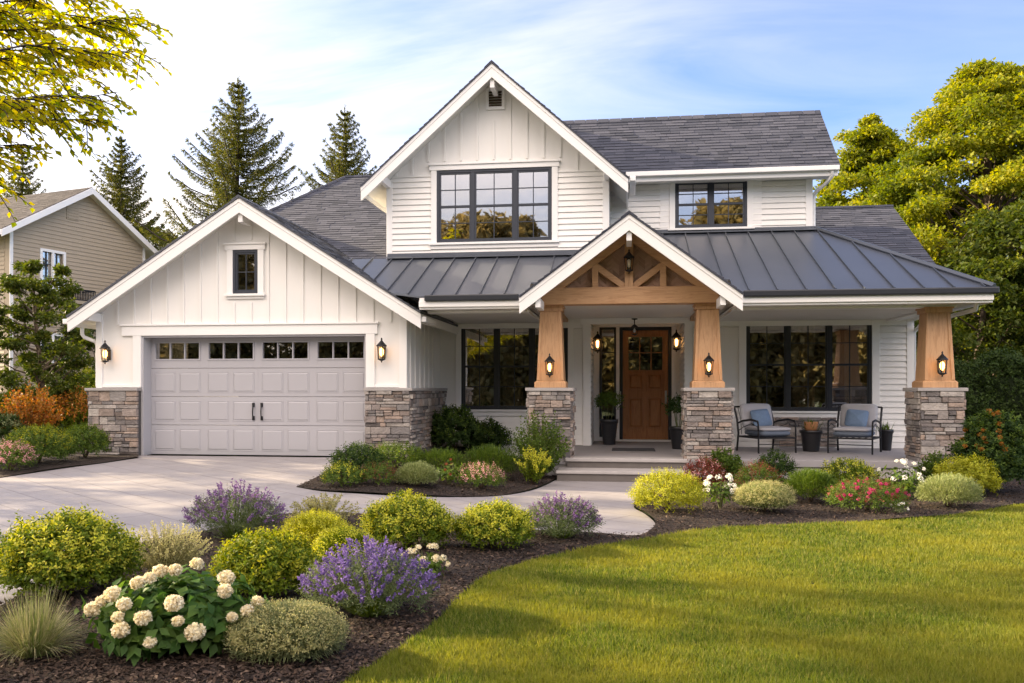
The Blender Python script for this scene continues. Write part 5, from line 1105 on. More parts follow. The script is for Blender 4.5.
def mound(px, by, w, ty, label, mat='leaf_pale', n=7500, L=0.085, name='fine_leaved_mound', group=GF, cat='shrub', tip=None):
    c, rx, ry, h, dc = place(px, by, w, ty); t, r = root(name, c, label, cat, group); q, big = dens(dc); n = int(n * q)
    cl = Cloud(); p, d, rad = dome(r, n, rx * 0.88, ry * 0.88, h * 0.90, 0.40, 0.05, -0.5); p[:, 2] = np.maximum(p[:, 2], 0.01)
    dd = d * np.array([1, 1, 0.8]) + np.array([0, 0, 0.45]) + r.normal(size=p.shape) * 0.38; cl.blades(p - nrm(dd) * 0.02, dd, L * r.uniform(0.5, 1.3, len(p)) * big ** 0.5, 0.0065 * big, 0.05, 2)
    k = int(len(p) * 0.25); dd2 = dd[:k]; cl.leaves(p[:k] + nrm(dd2) * L * 0.6, dd2 + r.normal(size=dd2.shape) * 0.8, rdir(r, k), 0.022 * big, 0.007 * big); cl.build('foliage', mat, t)
    if tip:
        cl = Cloud(); p, d, rad = dome(r, int(n * 0.16), rx * 0.93, ry * 0.93, h * 0.95, 0.05, 0.05, -0.1); sprigs(cl, r, p, d, 0.06, 4, 0.02 * big, 0.009 * big, 0.6, 0.5); cl.build('tip_foliage', tip, t)
    stems('stem', t, r, 12, rx * 0.8, ry * 0.8, h * 0.9, 0.008); return t
def grass_tuft(px, by, w, ty, label, n=1300):
    c, rx, ry, h, dc = place(px, by, w, ty); t, r = root('ornamental_grass', c, label, 'ornamental grass', GF); cl = Cloud()
    a = r.uniform(0, 6.28, n); q = r.random(n) ** 0.7; P = np.stack([np.cos(a) * 0.09 * r.random(n), np.sin(a) * 0.09 * r.random(n), np.zeros(n)], 1)
    D = np.stack([np.cos(a) * q * rx * 1.15, np.sin(a) * q * ry * 1.1, h * (1.15 - 0.5 * q)], 1) + r.normal(size=(n, 3)) * 0.03; L = np.linalg.norm(D, axis=1) * r.uniform(0.7, 1.15, n); cl.blades(P, D, L, 0.0048, 0.06 + 0.40 * q ** 2, 6); cl.build('foliage', 'grass_straw', t); return t
def broadleaf_plant(px, by, w, ty, label, leaf='leaf_hydrangea', n=150, lL=0.10, lW=0.062, heads=None, hm='petal_cream', hr=0.05, name='flowering_shrub', cat='flowering shrub', group=GF, k=4, petal=0.014, npet=95, tip=None, bloomname='flower_heads', headpx=None, hzmin=0.0):
    c, rx, ry, h, dc = place(px, by, w, ty); t, r = root(name, c, label, cat, group); big = max(1, (dc / 7.5) ** 0.4); cl = Cloud()
    p, d, rad = dome(r, n, rx * 0.90, ry * 0.90, h * 0.86, 0.55, 0.08); p[:, 2] = np.maximum(p[:, 2], 0.03)
    sdv = nrm(d + np.array([0, 0, 0.25]) + r.normal(size=p.shape) * 0.3); ax = nrm(np.cross(sdv, rdir(r, len(p)))); ay = np.cross(sdv, ax)
    for j in range(k):
        a = j * 2.4 + r.uniform(0, 1, len(p)); qd = ax * np.cos(a)[:, None] + ay * np.sin(a)[:, None]; D = sdv * 0.35 + qd + np.array([0, 0, -0.12]); l = lL * big * r.uniform(0.65, 1.15, len(p)); cl.leaves(p - sdv * 0.03 * j, D, sdv + np.array([0, 0, 0.5]), l, l * lW / lL, 0.12)
    cl.build('foliage', leaf, t)
    if headpx:
        P = []
        for (x, y, s) in headpx:
            # point of the dome's near surface seen at this pixel
            best = None
            u = (x - 512) / F; v = (388 - y) / F
            for i in range(60):
                tt = dc - rx * 1.3 + i * rx * 2.4 / 60; X = tt * (u * cY - sY); Y = tt * (u * sY + cY); Z = EYE + tt * v; e = ((X - c.x) / rx) ** 2 + ((Y - c.y) / ry) ** 2 + (max(Z - c.z - h * 0.3, 0) / (h * 0.68)) ** 2
                if e <= 1.0: best = (X - c.x, Y - c.y, Z - c.z); break
                if best is None or e < bm: bm = e; bq = (X - c.x, Y - c.y, Z - c.z); best = None if True else best
                if i == 0: bm = e
            P.append((best or bq, s * 0.80 * dc / F / 2))
        for (p0, R1) in P:
            cl2 = Cloud(); p0 = np.array(p0); d0 = nrm(p0 - np.array([0, 0, h * 0.3])); m = 330; q = rdir(r, m * 2); q = q[(q @ d0) > -0.6][:m]; pos = p0 + q * R1 * np.array([1, 1, 0.85]) * r.uniform(0.70, 1.0, (len(q), 1))
            cl2.leaves(pos - q * 0.006, nrm(np.cross(q, rdir(r, len(q)))) * 0.8 + q * 0.8, q, 0.019 * r.uniform(0.8, 1.2, len(q)), 0.016, 0.12)
            q = rdir(r, 120); cl2.leaves(p0 + q * R1 * 0.55, nrm(np.cross(q, rdir(r, 120))), q, 0.026, 0.024, 0.1); cl2.build(bloomname.rstrip('s'), hm, t)
    elif heads:
        p, d, _ = dome(r, heads, rx * 0.95, ry * 0.95, h, 0.12, 0.05, hzmin); blooms(t, r, p, d, hr, petal * big, hm, bloomname, npet)
    if tip:
        cl = Cloud(); p, d, rad = dome(r, n, rx * 0.9, ry * 0.9, h, 0.08, 0.08, 0.0); sprigs(cl, r, p, d, 0.07, 4, 0.035 * big, 0.017 * big, 0.6, 0.5); cl.build('tip_foliage', tip, t)
    stems('stem', t, r, 10, rx * 0.8, ry * 0.8, h, 0.009, 'stem'); return t
def airy(px, by, w, ty, label, leaf, n=110, tipm=None, group=GF, name='airy_shrub', cat='shrub', lL=0.032, low='leaf_greygreen', spike=True):
    """upright arching stems with leaves all the way up"""
    c, rx, ry, h, dc = place(px, by, w, ty); t, r = root(name, c, label, cat, group); big = max(1, (dc / 7.5) ** 0.6); cl, cs, ct = Cloud(), Cloud(), Cloud()
    a = r.uniform(0, 6.28, n); q = np.sqrt(r.random(n)); tip = np.stack([np.cos(a) * rx * q, np.sin(a) * ry * q, h * (1.02 - 0.50 * q ** 2.2) * r.uniform(0.72, 1.0, n)], 1); bs = tip * np.array([0.15, 0.15, 0]); D = tip - bs; L = np.linalg.norm(D, axis=1); D = nrm(D); cs.blades(bs, D, L, 0.007 * big, 0, 3); cs.build('stem', 'twig' if low != 'leaf_tan' else 'leaf_tan', t)
    for j in range(22):
        tt = 0.22 + 0.78 * j / 22; P = bs + D * (L * tt)[:, None]; tgt = ct if (tipm and tt > 0.72) else cl
        for _ in range(2): dd = rdir(r, n) * 0.9 + D * 0.55; tgt.leaves(P, dd, rdir(r, n), lL * big * r.uniform(0.6, 1.2, n) * (1.15 - 0.4 * tt), lL * big * 0.42)
    cl.build('foliage', leaf, t)
    if tipm: ct.build('tip_foliage', tipm, t)
    return t
# ---- front bed
round_shrub(66, 606, 136, 519, 'large round yellow-green boxwood-like shrub at the left edge of the front bed', n=1500, lL=0.046, k=7, sL=0.13, group=GF, lump=0.16, tipn=0.38, aspect=0.5)
airy(166, 583, 96, 517, 'pale straw-yellow upright shrub between the large green shrub and the rear lavender', 'leaf_tan', 190, 'petal_straw', lL=0.026)
lavender(236, 546, 104, 487, 'lavender bush at the back of the front bed against the driveway', 'petal_lilac', 200)
airy(324, 530, 78, 490, 'thin pale yellow shrub with see-through stems at the driveway edge', 'leaf_tan', 60, 'leaf_tan', lL=0.036)
mound(316, 566, 76, 512, 'feathery yellow-green shrub behind the middle of the front bed', 'leaf_yellow', 5200, 0.075, 'feathery_shrub', tip='tip_yellow_sunlit')
round_shrub(266, 606, 106, 535, 'mid-green round shrub just behind the white flower heads', 'leaf_yellowgreen', 'leaf_yellow', n=1300, lL=0.045, k=6, tipn=0.4, lump=0.15)
mound(345, 576, 66, 528, 'small bright yellow-green feathery shrub in front of the larger feathery one', 'leaf_yellowgreen', 3600, 0.075, 'feathery_shrub', tip='tip_yellow_sunlit')
round_shrub(408, 556, 92, 497, 'round bright yellow-green shrub in the middle of the front bed', n=1500, lL=0.038, tipn=0.5, lump=0.14)
round_shrub(494, 555, 80, 507, 'yellow-green shrub between the middle shrub and the right-hand lavender', 'leaf_yellowgreen', 'tip_yellow_sunlit', n=1250, lL=0.038, tipn=0.55, lump=0.14)
lavender(561, 546, 82, 497, 'loose lavender bush at the right end of the front bed by the walk', 'petal_lilac', 150)
broadleaf_plant(425, 583, 54, 546, 'small cream-flowered plant behind the big purple lavender', 'leaf_mid', 70, 0.05, 0.03, heads=13, hm='petal_cream', hr=0.03, petal=0.013, npet=45)
lavender(370, 630, 138, 547, 'large purple lavender bush in full flower at the front of the bed', 'petal_lavender', 330)
grass_tuft(34, 668, 100, 595, 'straw-coloured ornamental grass tuft in the bottom left corner')
hp = [(143, 618, 19), (174, 603, 21), (121, 630, 20), (195, 632, 23), (138, 583, 17), (150, 578, 14), (113, 594, 20), (93, 609, 19), (102, 601, 14), (160, 571, 17), (175, 570, 15), (197, 564, 16), (226, 578, 21), (225, 591, 18), (247, 611, 15), (257, 602, 15), (232, 617, 11), (178, 621, 12), (150, 642, 13), (118, 617, 13), (124, 604, 16)]
broadleaf_plant(177, 668, 182, 560, 'leafy shrub covered in round creamy white flower heads', n=420, lL=0.105, lW=0.064, headpx=hp, k=5)
mound(287, 672, 118, 608, 'low grey-green needle-leaved mound at the front edge of the bed', 'leaf_greygreen', 13000, 0.085, tip='leaf_tan')
# ---- bed beside the garage
K = dict(group=GC)
round_shrub(343, 490, 42, 466, 'small low green shrub at the tip of the garage bed beside the driveway', 'leaf_mid', 'tip_yellow_sunlit', n=600, lL=0.03, **K)
round_shrub(378, 489, 36, 465, 'little round green shrub with red-tipped leaves left of the pale round mound', 'leaf_mid', 'leaf_red', n=800, lL=0.022, **K)
mound(417, 491, 46, 461, 'pale green rounded mound in the middle of the garage bed', 'leaf_pale', 7500, 0.06, group=GC)
broadleaf_plant(449, 488, 38, 459, 'leafy plant with small red flowers between the pale mound and the pink-tipped shrub', 'leaf_mid', 60, 0.055, 0.035, heads=5, hm='leaf_red', hr=0.02, npet=14, group=GC, name='leafy_plant', cat='plant')
round_shrub(481, 492, 46, 465, 'round green shrub with pale pink tips in the garage bed', 'leaf_mid', 'petal_pink', n=800, lL=0.024, tipn=0.3, **K)
round_shrub(358, 480, 54, 445, 'bushy dark green shrub against the right side of the garage door', 'leaf_dark', 'leaf_mid', n=800, lL=0.035, **K)
round_shrub(397, 474, 58, 444, 'mid-green bush below the stone pier of the garage', 'leaf_mid', 'leaf_yellowgreen', n=700, lL=0.03, **K)
mound(440, 479, 62, 448, 'soft fine-leaved green shrub behind the pale mound', 'leaf_mid', 4200, 0.08, group=GC, name='feathery_shrub')
mound(490, 483, 66, 444, 'soft blue-green shrub left of the yellow-green shrub in the garage bed', 'leaf_mid', 5200, 0.09, group=GC, name='feathery_shrub')
airy(533, 488, 44, 443, 'upright shrub with yellow-green tips at the right end of the garage bed', 'leaf_yellowgreen', 60, 'tip_yellow_sunlit', lL=0.034, low='x', **K)
airy(543, 478, 64, 404, 'tall loose green shrub leaning on the left entry pier', 'leaf_mid', 130, 'leaf_mid', lL=0.042, low='x', **K)
round_shrub(455, 455, 50, 407, 'large dark glossy green shrub against the house wall beside the garage', 'leaf_dark', 'leaf_mid', n=1200, lL=0.045, lump=0.2, **K)
round_shrub(425, 452, 26, 406, 'narrow dark green shrub in the corner by the garage stone', 'leaf_dark', 'leaf_dark', n=700, lL=0.045, lump=0.2, **K)
round_shrub(497, 452, 38, 419, 'dark green shrub under the left front window', 'leaf_dark', 'leaf_mid', n=800, lL=0.04, lump=0.2, **K)
# ---- bed before the porch
K = dict(group=GR)
round_shrub(668, 518, 73, 471, 'golden yellow-green round shrub right beside the walk', 'leaf_yellow', 'tip_yellow_sunlit', n=1500, lL=0.026, **K)
broadleaf_plant(720, 512, 38, 473, 'shrub with white and pale pink blossom beside the golden round shrub', 'leaf_mid', 70, 0.05, 0.028, heads=26, hm='petal_white', hr=0.035, npet=30, group=GR)
round_shrub(703, 494, 40, 459, 'dark red-leaved shrub behind the white blossom at the right entry pier', 'leaf_red', 'petal_pink', n=800, lL=0.03, tipn=0.10, **K)
airy(723, 483, 42, 446, 'fern-like green plant below the right entry pier', 'leaf_mid', 90, 'leaf_mid', lL=0.045, low='x', **K)
mound(764, 516, 60, 482, 'pale yellow-green rounded mound in front of the left armchair', 'leaf_pale', 8500, 0.06, group=GR, tip='leaf_tan')
round_shrub(758, 500, 46, 465, 'round bush of mixed red and green leaves behind the pale yellow-green mound', 'leaf_mid', 'leaf_red', n=900, lL=0.025, tipn=0.4, **K)
round_shrub(776, 484, 36, 452, 'small dark green bush at the porch edge below the left armchair', 'leaf_dark', 'leaf_mid', n=700, lL=0.035, **K)
broadleaf_plant(742, 482, 26, 461, 'small cream-white flowering plant at the porch edge', 'leaf_mid', 40, 0.04, 0.025, heads=12, hm='petal_cream', hr=0.03, npet=20, group=GR)
mound(811, 507, 58, 467, 'dense dark green rounded mound between the pale mound and the crimson flowers', 'leaf_mid', 9000, 0.06, group=GR)
round_shrub(848, 492, 52, 460, 'loose yellow-green shrub at the porch edge before the right armchair', 'leaf_yellowgreen', 'tip_yellow_sunlit', n=800, lL=0.034, lump=0.2, **K)
round_shrub(867, 516, 76, 480, 'spreading shrub dotted with crimson-pink flowers', 'leaf_mid', 'leaf_red', n=1000, lL=0.026, tipn=0.2, fl=[('flower_heads', 'petal_magenta', 46, 0.022, 0.017)], **K)
broadleaf_plant(900, 502, 52, 459, 'large-leaved green shrub with white flower sprays behind the crimson flowers', 'leaf_mid', 90, 0.075, 0.04, heads=17, hm='petal_white', hr=0.034, npet=26, group=GR)
airy(935, 486, 36, 449, 'green feathery plant at the foot of the far right porch pier', 'leaf_mid', 70, 'leaf_mid', lL=0.04, low='x', **K)
round_shrub(966, 500, 60, 457, 'bright yellow-green shrub behind the right-hand pale mound', 'leaf_yellow', 'tip_yellow_sunlit', n=1100, lL=0.036, **K)
mound(949, 512, 66, 473, 'pale green rounded mound at the right end of the porch bed', 'leaf_pale', 9000, 0.06, group=GR)
round_shrub(994, 497, 70, 414, 'tall dark green shrub with orange new leaves at the right house corner', 'leaf_dark', 'leaf_mid', n=1900, lL=0.05, tipn=0.3, lump=0.22, fl=[('flower_buds', 'leaf_orange', 40, 0.03, 0.03)], **K)
broadleaf_plant(898, 517, 22, 505, 'tiny white-flowered ground plant at the lawn edge below the crimson flowers', 'leaf_greygreen', 30, 0.03, 0.012, heads=8, hm='petal_white', hr=0.014, npet=8, group=GR, name='ground_plant', cat='plant')
broadleaf_plant(972, 499, 30, 489, 'low silvery plant under the bright yellow-green shrub', 'leaf_pale', 30, 0.05, 0.015, group=GR, name='ground_plant', cat='plant')
# ---- left of the driveway
K = dict(group=GL_)
round_shrub(38, 468, 68, 427, 'round green shrub with yellow tips nearest the left driveway edge', 'leaf_mid', 'leaf_yellow', n=1500, lL=0.032, **K)
round_shrub(85, 461, 44, 425, 'round green shrub beside the left stone pier of the garage', 'leaf_mid', 'leaf_yellowgreen', n=1200, lL=0.032, **K)
round_shrub(10, 474, 48, 444, 'low shrub with pink flowers at the left picture edge', 'leaf_mid', 'petal_pink', n=800, lL=0.028, tipn=0.35, **K)
airy(30, 447, 72, 378, 'orange-leaved upright shrub behind the round green shrubs', 'leaf_orange', 115, 'leaf_orange', lL=0.05, low='x', **K)
airy(76, 440, 48, 382, 'orange and green shrub between the orange shrub and the garage', 'leaf_yellowgreen', 130, 'leaf_orange', lL=0.045, low='x', **K)
round_shrub(88, 426, 34, 366, 'tall yellow-green shrub behind the garage stone pier', 'leaf_yellowgreen', 'leaf_yellow', n=900, lL=0.05, **K)
round_shrub(5, 448, 40, 412, 'dark grey-green shrub behind the pink flowers', 'leaf_dark', 'leaf_greygreen', n=700, lL=0.04, **K)

# ================================================================== HEDGES
def hedge(x0, y0, x1, y1, h, wd, label, seed, n=9000, lL=0.09, mat='hedge_leaf'):
    r = np.random.default_rng(seed); a = Vector((x0, y0, 0)); b = Vector((x1, y1, 0)); L = (b - a).length; t = empty('hedge', ((x0 + x1) / 2, (y0 + y1) / 2, 0), label, 'hedge'); rz = math.atan2(y1 - y0, x1 - x0); t.rotation_euler = (0, 0, rz)
    cl = Cloud(); f = r.random(n); top = r.random(n) < 0.35; s = np.where(r.random(n) < 0.5, -1, 1)
    x = r.uniform(-L / 2, L / 2, n); z = np.where(top, h, r.random(n) * h); y = np.where(top, r.uniform(-wd / 2, wd / 2, n), s * wd / 2)
    bump_ = 0.12 * np.sin(x * 3.1 + z * 2) + 0.10 * np.sin(x * 7.3 + z * 5.1) + 0.08 * r.normal(size=n); y = y * (1 + bump_ * 0.8); z = z * (1 + 0.08 * np.sin(x * 2.1) + 0.05 * np.sin(x * 5.7)) + 0.05 * r.normal(size=n) * top
    d = np.stack([np.zeros(n), np.where(top, 0, s), np.where(top, 1, 0.3)], 1); p = np.stack([x, y, np.maximum(z, 0.05)], 1); sprigs(cl, r, p, d, 0.16, 5, lL, lL * 0.5, 0.3, 0.7); cl.build('foliage', mat, t)
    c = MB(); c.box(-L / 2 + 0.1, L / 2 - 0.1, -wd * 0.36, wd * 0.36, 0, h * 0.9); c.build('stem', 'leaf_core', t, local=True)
hedge(7.4, 21.2, 20, 19.0, 2.05, 1.3, 'tall clipped dark green hedge beyond the right side of the porch', 61, 20000)
hedge(-22, 22.5, -13.6, 25.0, 1.35, 1.0, 'low dark green hedge between the left shrubs and the beige house', 62, 5000)

# ================================================================== TREES
def broad_tree(name, label, loc, Ht, cr, z0, ncl, lpc, lL, leaf, seed, group=None, trunk_r=0.25, flat=0.5, bark='bark', crl=0.19, shape=1.0, cat='tree', lmat=None, lw=0.62):
    r = np.random.default_rng(seed); t = empty(name, loc, label, cat, group); tb = MB()
    lean = r.uniform(-0.03, 0.03, 2); tp = lambda z: Vector((lean[0] * z + 0.12 * math.sin(z * 0.7 + seed), lean[1] * z + 0.1 * math.sin(z * 0.9), z))
    zs = np.linspace(0, Ht * 0.86, 12); tb.tube([tp(z) for z in zs], [trunk_r * (1.25 if i == 0 else 1) * (1 - z / Ht) ** 0.9 + 0.015 for i, z in enumerate(zs)], 9); tb.build('trunk', bark, t, local=True)
    cz = (z0 + Ht) / 2; hz = (Ht - z0) / 2; br = MB(); cl = Cloud(); k = 0; ga = r.uniform(0, 6.28)
    for i in range(ncl):
        f = (i + 0.5) / ncl; zz = -0.92 + 1.86 * f; w = math.sqrt(max(0.02, 1 - abs(zz) ** (2.2 * shape))) if shape > 0 else max(0.10, ((0.97 - zz) / 1.3) ** 0.75 if zz > -0.33 else 1.0 - 0.35 * (-0.33 - zz)) ; a = ga + i * 2.399 + r.uniform(-0.4, 0.4); q = r.uniform(0.45, 1.0) ** 0.6
        c = Vector((math.cos(a) * cr * w * q, math.sin(a) * cr * w * q, cz + zz * hz)) * 1.0; c.z += r.uniform(-0.05, 0.05) * hz
        base = tp(0); hd = math.hypot(c.x, c.y); zb = max(z0 * 0.75, min(Ht * 0.8, c.z - hd * r.uniform(0.45, 0.9))); b0 = tp(zb); mid_ = b0.lerp(c, 0.5) + Vector((0, 0, -0.06 * hd + r.uniform(-0.1, 0.1) * cr * 0.3)); rr = trunk_r * 0.30 * (1 - zb / Ht) + 0.02
        br.tube([b0, b0.lerp(mid_, 0.5), mid_, mid_.lerp(c, 0.6), c], [rr, rr * 0.75, rr * 0.5, rr * 0.3, rr * 0.12], 6, closed=False)
        R1 = cr * crl * r.uniform(0.75, 1.3) * (0.6 + 0.4 * w)
        for s_ in range(4):     # sprays within the clump
            e = c + Vector(r.normal(size=3)) * R1 * 0.55; e.z = c.z + (e.z - c.z) * flat; br.tube([mid_.lerp(c, 0.7), e], [rr * 0.22, rr * 0.06], 4, closed=False)
            n = lpc // 4; g = r.normal(size=(n, 3)); g = nrm(g) * (r.random((n, 1)) ** 0.45); p = np.array(e) + g * np.array([R1, R1, R1 * flat]) * 0.8; p[:, 2] -= 0.18 * np.linalg.norm(p[:, :2] - np.array(e)[:2], axis=1)
            D = g * np.array([1, 1, 0.3]) + r.normal(size=(n, 3)) * 0.6; l = lL * r.uniform(0.6, 1.25, n); cl.leaves(p, D, np.array([0, 0, 1.0]) + r.normal(size=(n, 3)) * 0.6, l, l * lw, 0.1)
    br.build('branches', bark, t, local=True, recalc=False); cl.build('crown', leaf, t); return t
def copy_tree(o, loc, rz, sc, label):
    c = o.copy(); C.objects.link(c); c.location = loc; c.rotation_euler = (0, 0, rz); c.scale = sc; c['label'] = label
    for ch in list(o.children): k = ch.copy(); C.objects.link(k); k.parent = c
    return c
def topz(x, y, Y): return at(x, y, Y).z
# right background
G1 = 'golden green trees behind the right side of the house'
p = at(990, 388, 32); broad_tree('maple_tree', 'tallest golden-green tree at the right picture edge', (p.x, 32, 0), topz(985, 64, 32), 5.3, 2.4, 210, 900, 0.15, 'crown_gold', 71, G1, 0.34, 0.45, shape=-1, crl=0.165)
p = at(874, 388, 36); broad_tree('maple_tree', 'golden-yellow tree rising behind the right end of the roofs', (p.x, 36, 0), topz(880, 122, 36), 3.7, 2.4, 120, 800, 0.165, 'crown_gold', 72, G1, 0.22, 0.5, shape=-1, crl=0.19)
p = at(1085, 388, 27); broad_tree('maple_tree', 'green tree cut off by the right picture edge above the hedge', (p.x, 27, 0), topz(1085, 190, 27), 3.8, 1.6, 80, 520, 0.17, 'crown_green', 73, 'green trees beyond the hedge', 0.2, 0.4)
p = at(975, 388, 26); broad_tree('broadleaf_tree', 'dark green tree standing behind the hedge right of the porch', (p.x, 26, 0), topz(975, 262, 26), 2.2, 0.8, 60, 480, 0.14, 'crown_green', 74, 'green trees beyond the hedge', 0.16, 0.5)
p = at(915, 388, 40); broad_tree('broadleaf_tree', 'dark tree seen low between the porch post and the hedge', (p.x, 40, 0), topz(915, 240, 40), 4.0, 0.6, 70, 420, 0.22, 'crown_green', 75, 'green trees beyond the hedge', 0.2, 0.6)
p = at(1010, 388, 44); broad_tree('broadleaf_tree', 'wide dark green tree filling the gap behind the tallest golden tree', (p.x, 44, 0), topz(1010, 190, 44), 6.0, 0.6, 80, 420, 0.26, 'crown_dark', 76, 'green trees beyond the hedge', 0.3, 0.6)
# left side
p = at(36, 388, 20.5); broad_tree('broadleaf_tree', 'small green tree in front of the beige house', (p.x, 20.5, 0), topz(30, 262, 20.5), 1.45, 0.5, 60, 420, 0.10, 'crown_green', 77, None, 0.09, 0.5)
p = at(160, 388, 62); broad_tree('broadleaf_tree', 'hazy distant tree between the two nearest conifers on the left', (p.x, 62, 0), topz(165, 228, 62), 4.5, 1.0, 50, 360, 0.30, 'crown_green', 79, None, 0.25, 0.6)
p = at(104, 388, 30); broad_tree('broadleaf_tree', 'dark leafy tree between the beige house and the garage', (p.x, 30, 0), topz(104, 318, 30), 2.2, 0.4, 40, 380, 0.13, 'crown_dark', 78, None, 0.1, 0.6)
# conifers
def conifer(label, loc, Ht, rb, seed, group='dark conifers behind the house', dens_=1.0, bare=0.10):
    r = np.random.default_rng(seed); t = empty('conifer_tree', loc, label, 'conifer', group); tb = MB(); zs = np.linspace(0, Ht * 0.995, 10); tb.tube([(0.05 * math.sin(z), 0.04 * math.cos(z * 0.8), z) for z in zs], [0.017 * Ht * (1 - z / Ht) + 0.012 for z in zs], 8); tb.build('trunk', 'barkd', t, local=True)
    cl = Cloud(); br = MB(); z = Ht * bare; ga = 0
    while z < Ht * 0.985:
        f = (z - Ht * bare) / (Ht * (1 - bare)); Lb = rb * (1 - f) ** 1.0 * r.uniform(0.8, 1.12) + 0.04; nb = int(r.integers(5, 8)) if f < 0.9 else 5
        for i in range(nb):
            a = ga + i * 2 * math.pi / nb + r.uniform(-0.3, 0.3); L = Lb * r.uniform(0.7, 1.12); up = -0.26 + 0.72 * f + r.uniform(-0.07, 0.07); dr = np.array([math.cos(a), math.sin(a), 0.0]); m = max(5, int(L / 0.14))
            tt = np.linspace(0.06, 1, m); pts = np.outer(tt * L, dr); pts[:, 2] = z + L * (up * tt - 0.34 * tt * (1 - tt) + 0.16 * tt ** 3); br.tube([tuple(q) for q in pts[:: max(1, m // 4)]], [0.014 * L ** 0.5 + 0.01 - 0.006 * k / 4 for k in range(len(pts[:: max(1, m // 4)]))], 4, closed=False)
            sd_ = np.array([-math.sin(a), math.cos(a), 0])
            for s in (-1, 1):
                l2 = (0.05 + 0.28 * L * (1 - tt) ** 0.8 * np.minimum(1, tt * 2.6)) * r.uniform(0.7, 1.15, m)
                D2 = dr * 0.75 + sd_ * s * 0.85 + np.array([0, 0, -0.18]); D2 = D2 + r.normal(size=(m, 3)) * 0.10
                nn = 15; 
                for j in range(nn):    # needle tufts along each side twig
                    u = (j + 0.3) / nn; P = pts + nrm(D2) * (l2 * u)[:, None]; P[:, 2] -= 0.10 * (l2 * u) ; dd = nrm(D2) * 0.8 + r.normal(size=(m, 3)) * 0.5 + np.array([0, 0, -0.10]); cl.leaves(P, dd, np.array([0, 0, 1.0]) + r.normal(size=(m, 3)) * 0.5, (0.07 + 0.10 * min(1, L)) * r.uniform(0.7, 1.3, m), 0.038, 0.05)
        ga += 1.3; z += (0.25 + 0.18 * (1 - f)) * (Ht / 15) * r.uniform(0.85, 1.15)
    n = 60; zt = Ht * r.uniform(0.9, 1.0, n); cl.leaves(np.stack([np.zeros(n), np.zeros(n), zt], 1), r.normal(size=(n, 3)) * 0.5 + np.array([0, 0, 0.9]), rdir(r, n), 0.16, 0.035)
    br.build('branches', 'barkd', t, local=True, recalc=False); cl.build('crown', 'needle', t); return t
for (x, y, Y, rpx, sd2, lab) in ((238, 77, 40, 66, 81, 'tallest dark conifer rising behind the garage roof'), (345, 105, 44, 48, 82, 'conifer showing between the garage peak and the upper gable'), (121, 134, 42, 46, 83, 'conifer behind the peak of the beige house'), (22, 145, 46, 38, 84, 'conifer at the left picture edge behind the overhanging leaves')):
    p = at(x, 388, Y); conifer(lab, (p.x, Y, 0), topz(x, y, Y), rpx * Y / F * 2.65, sd2)

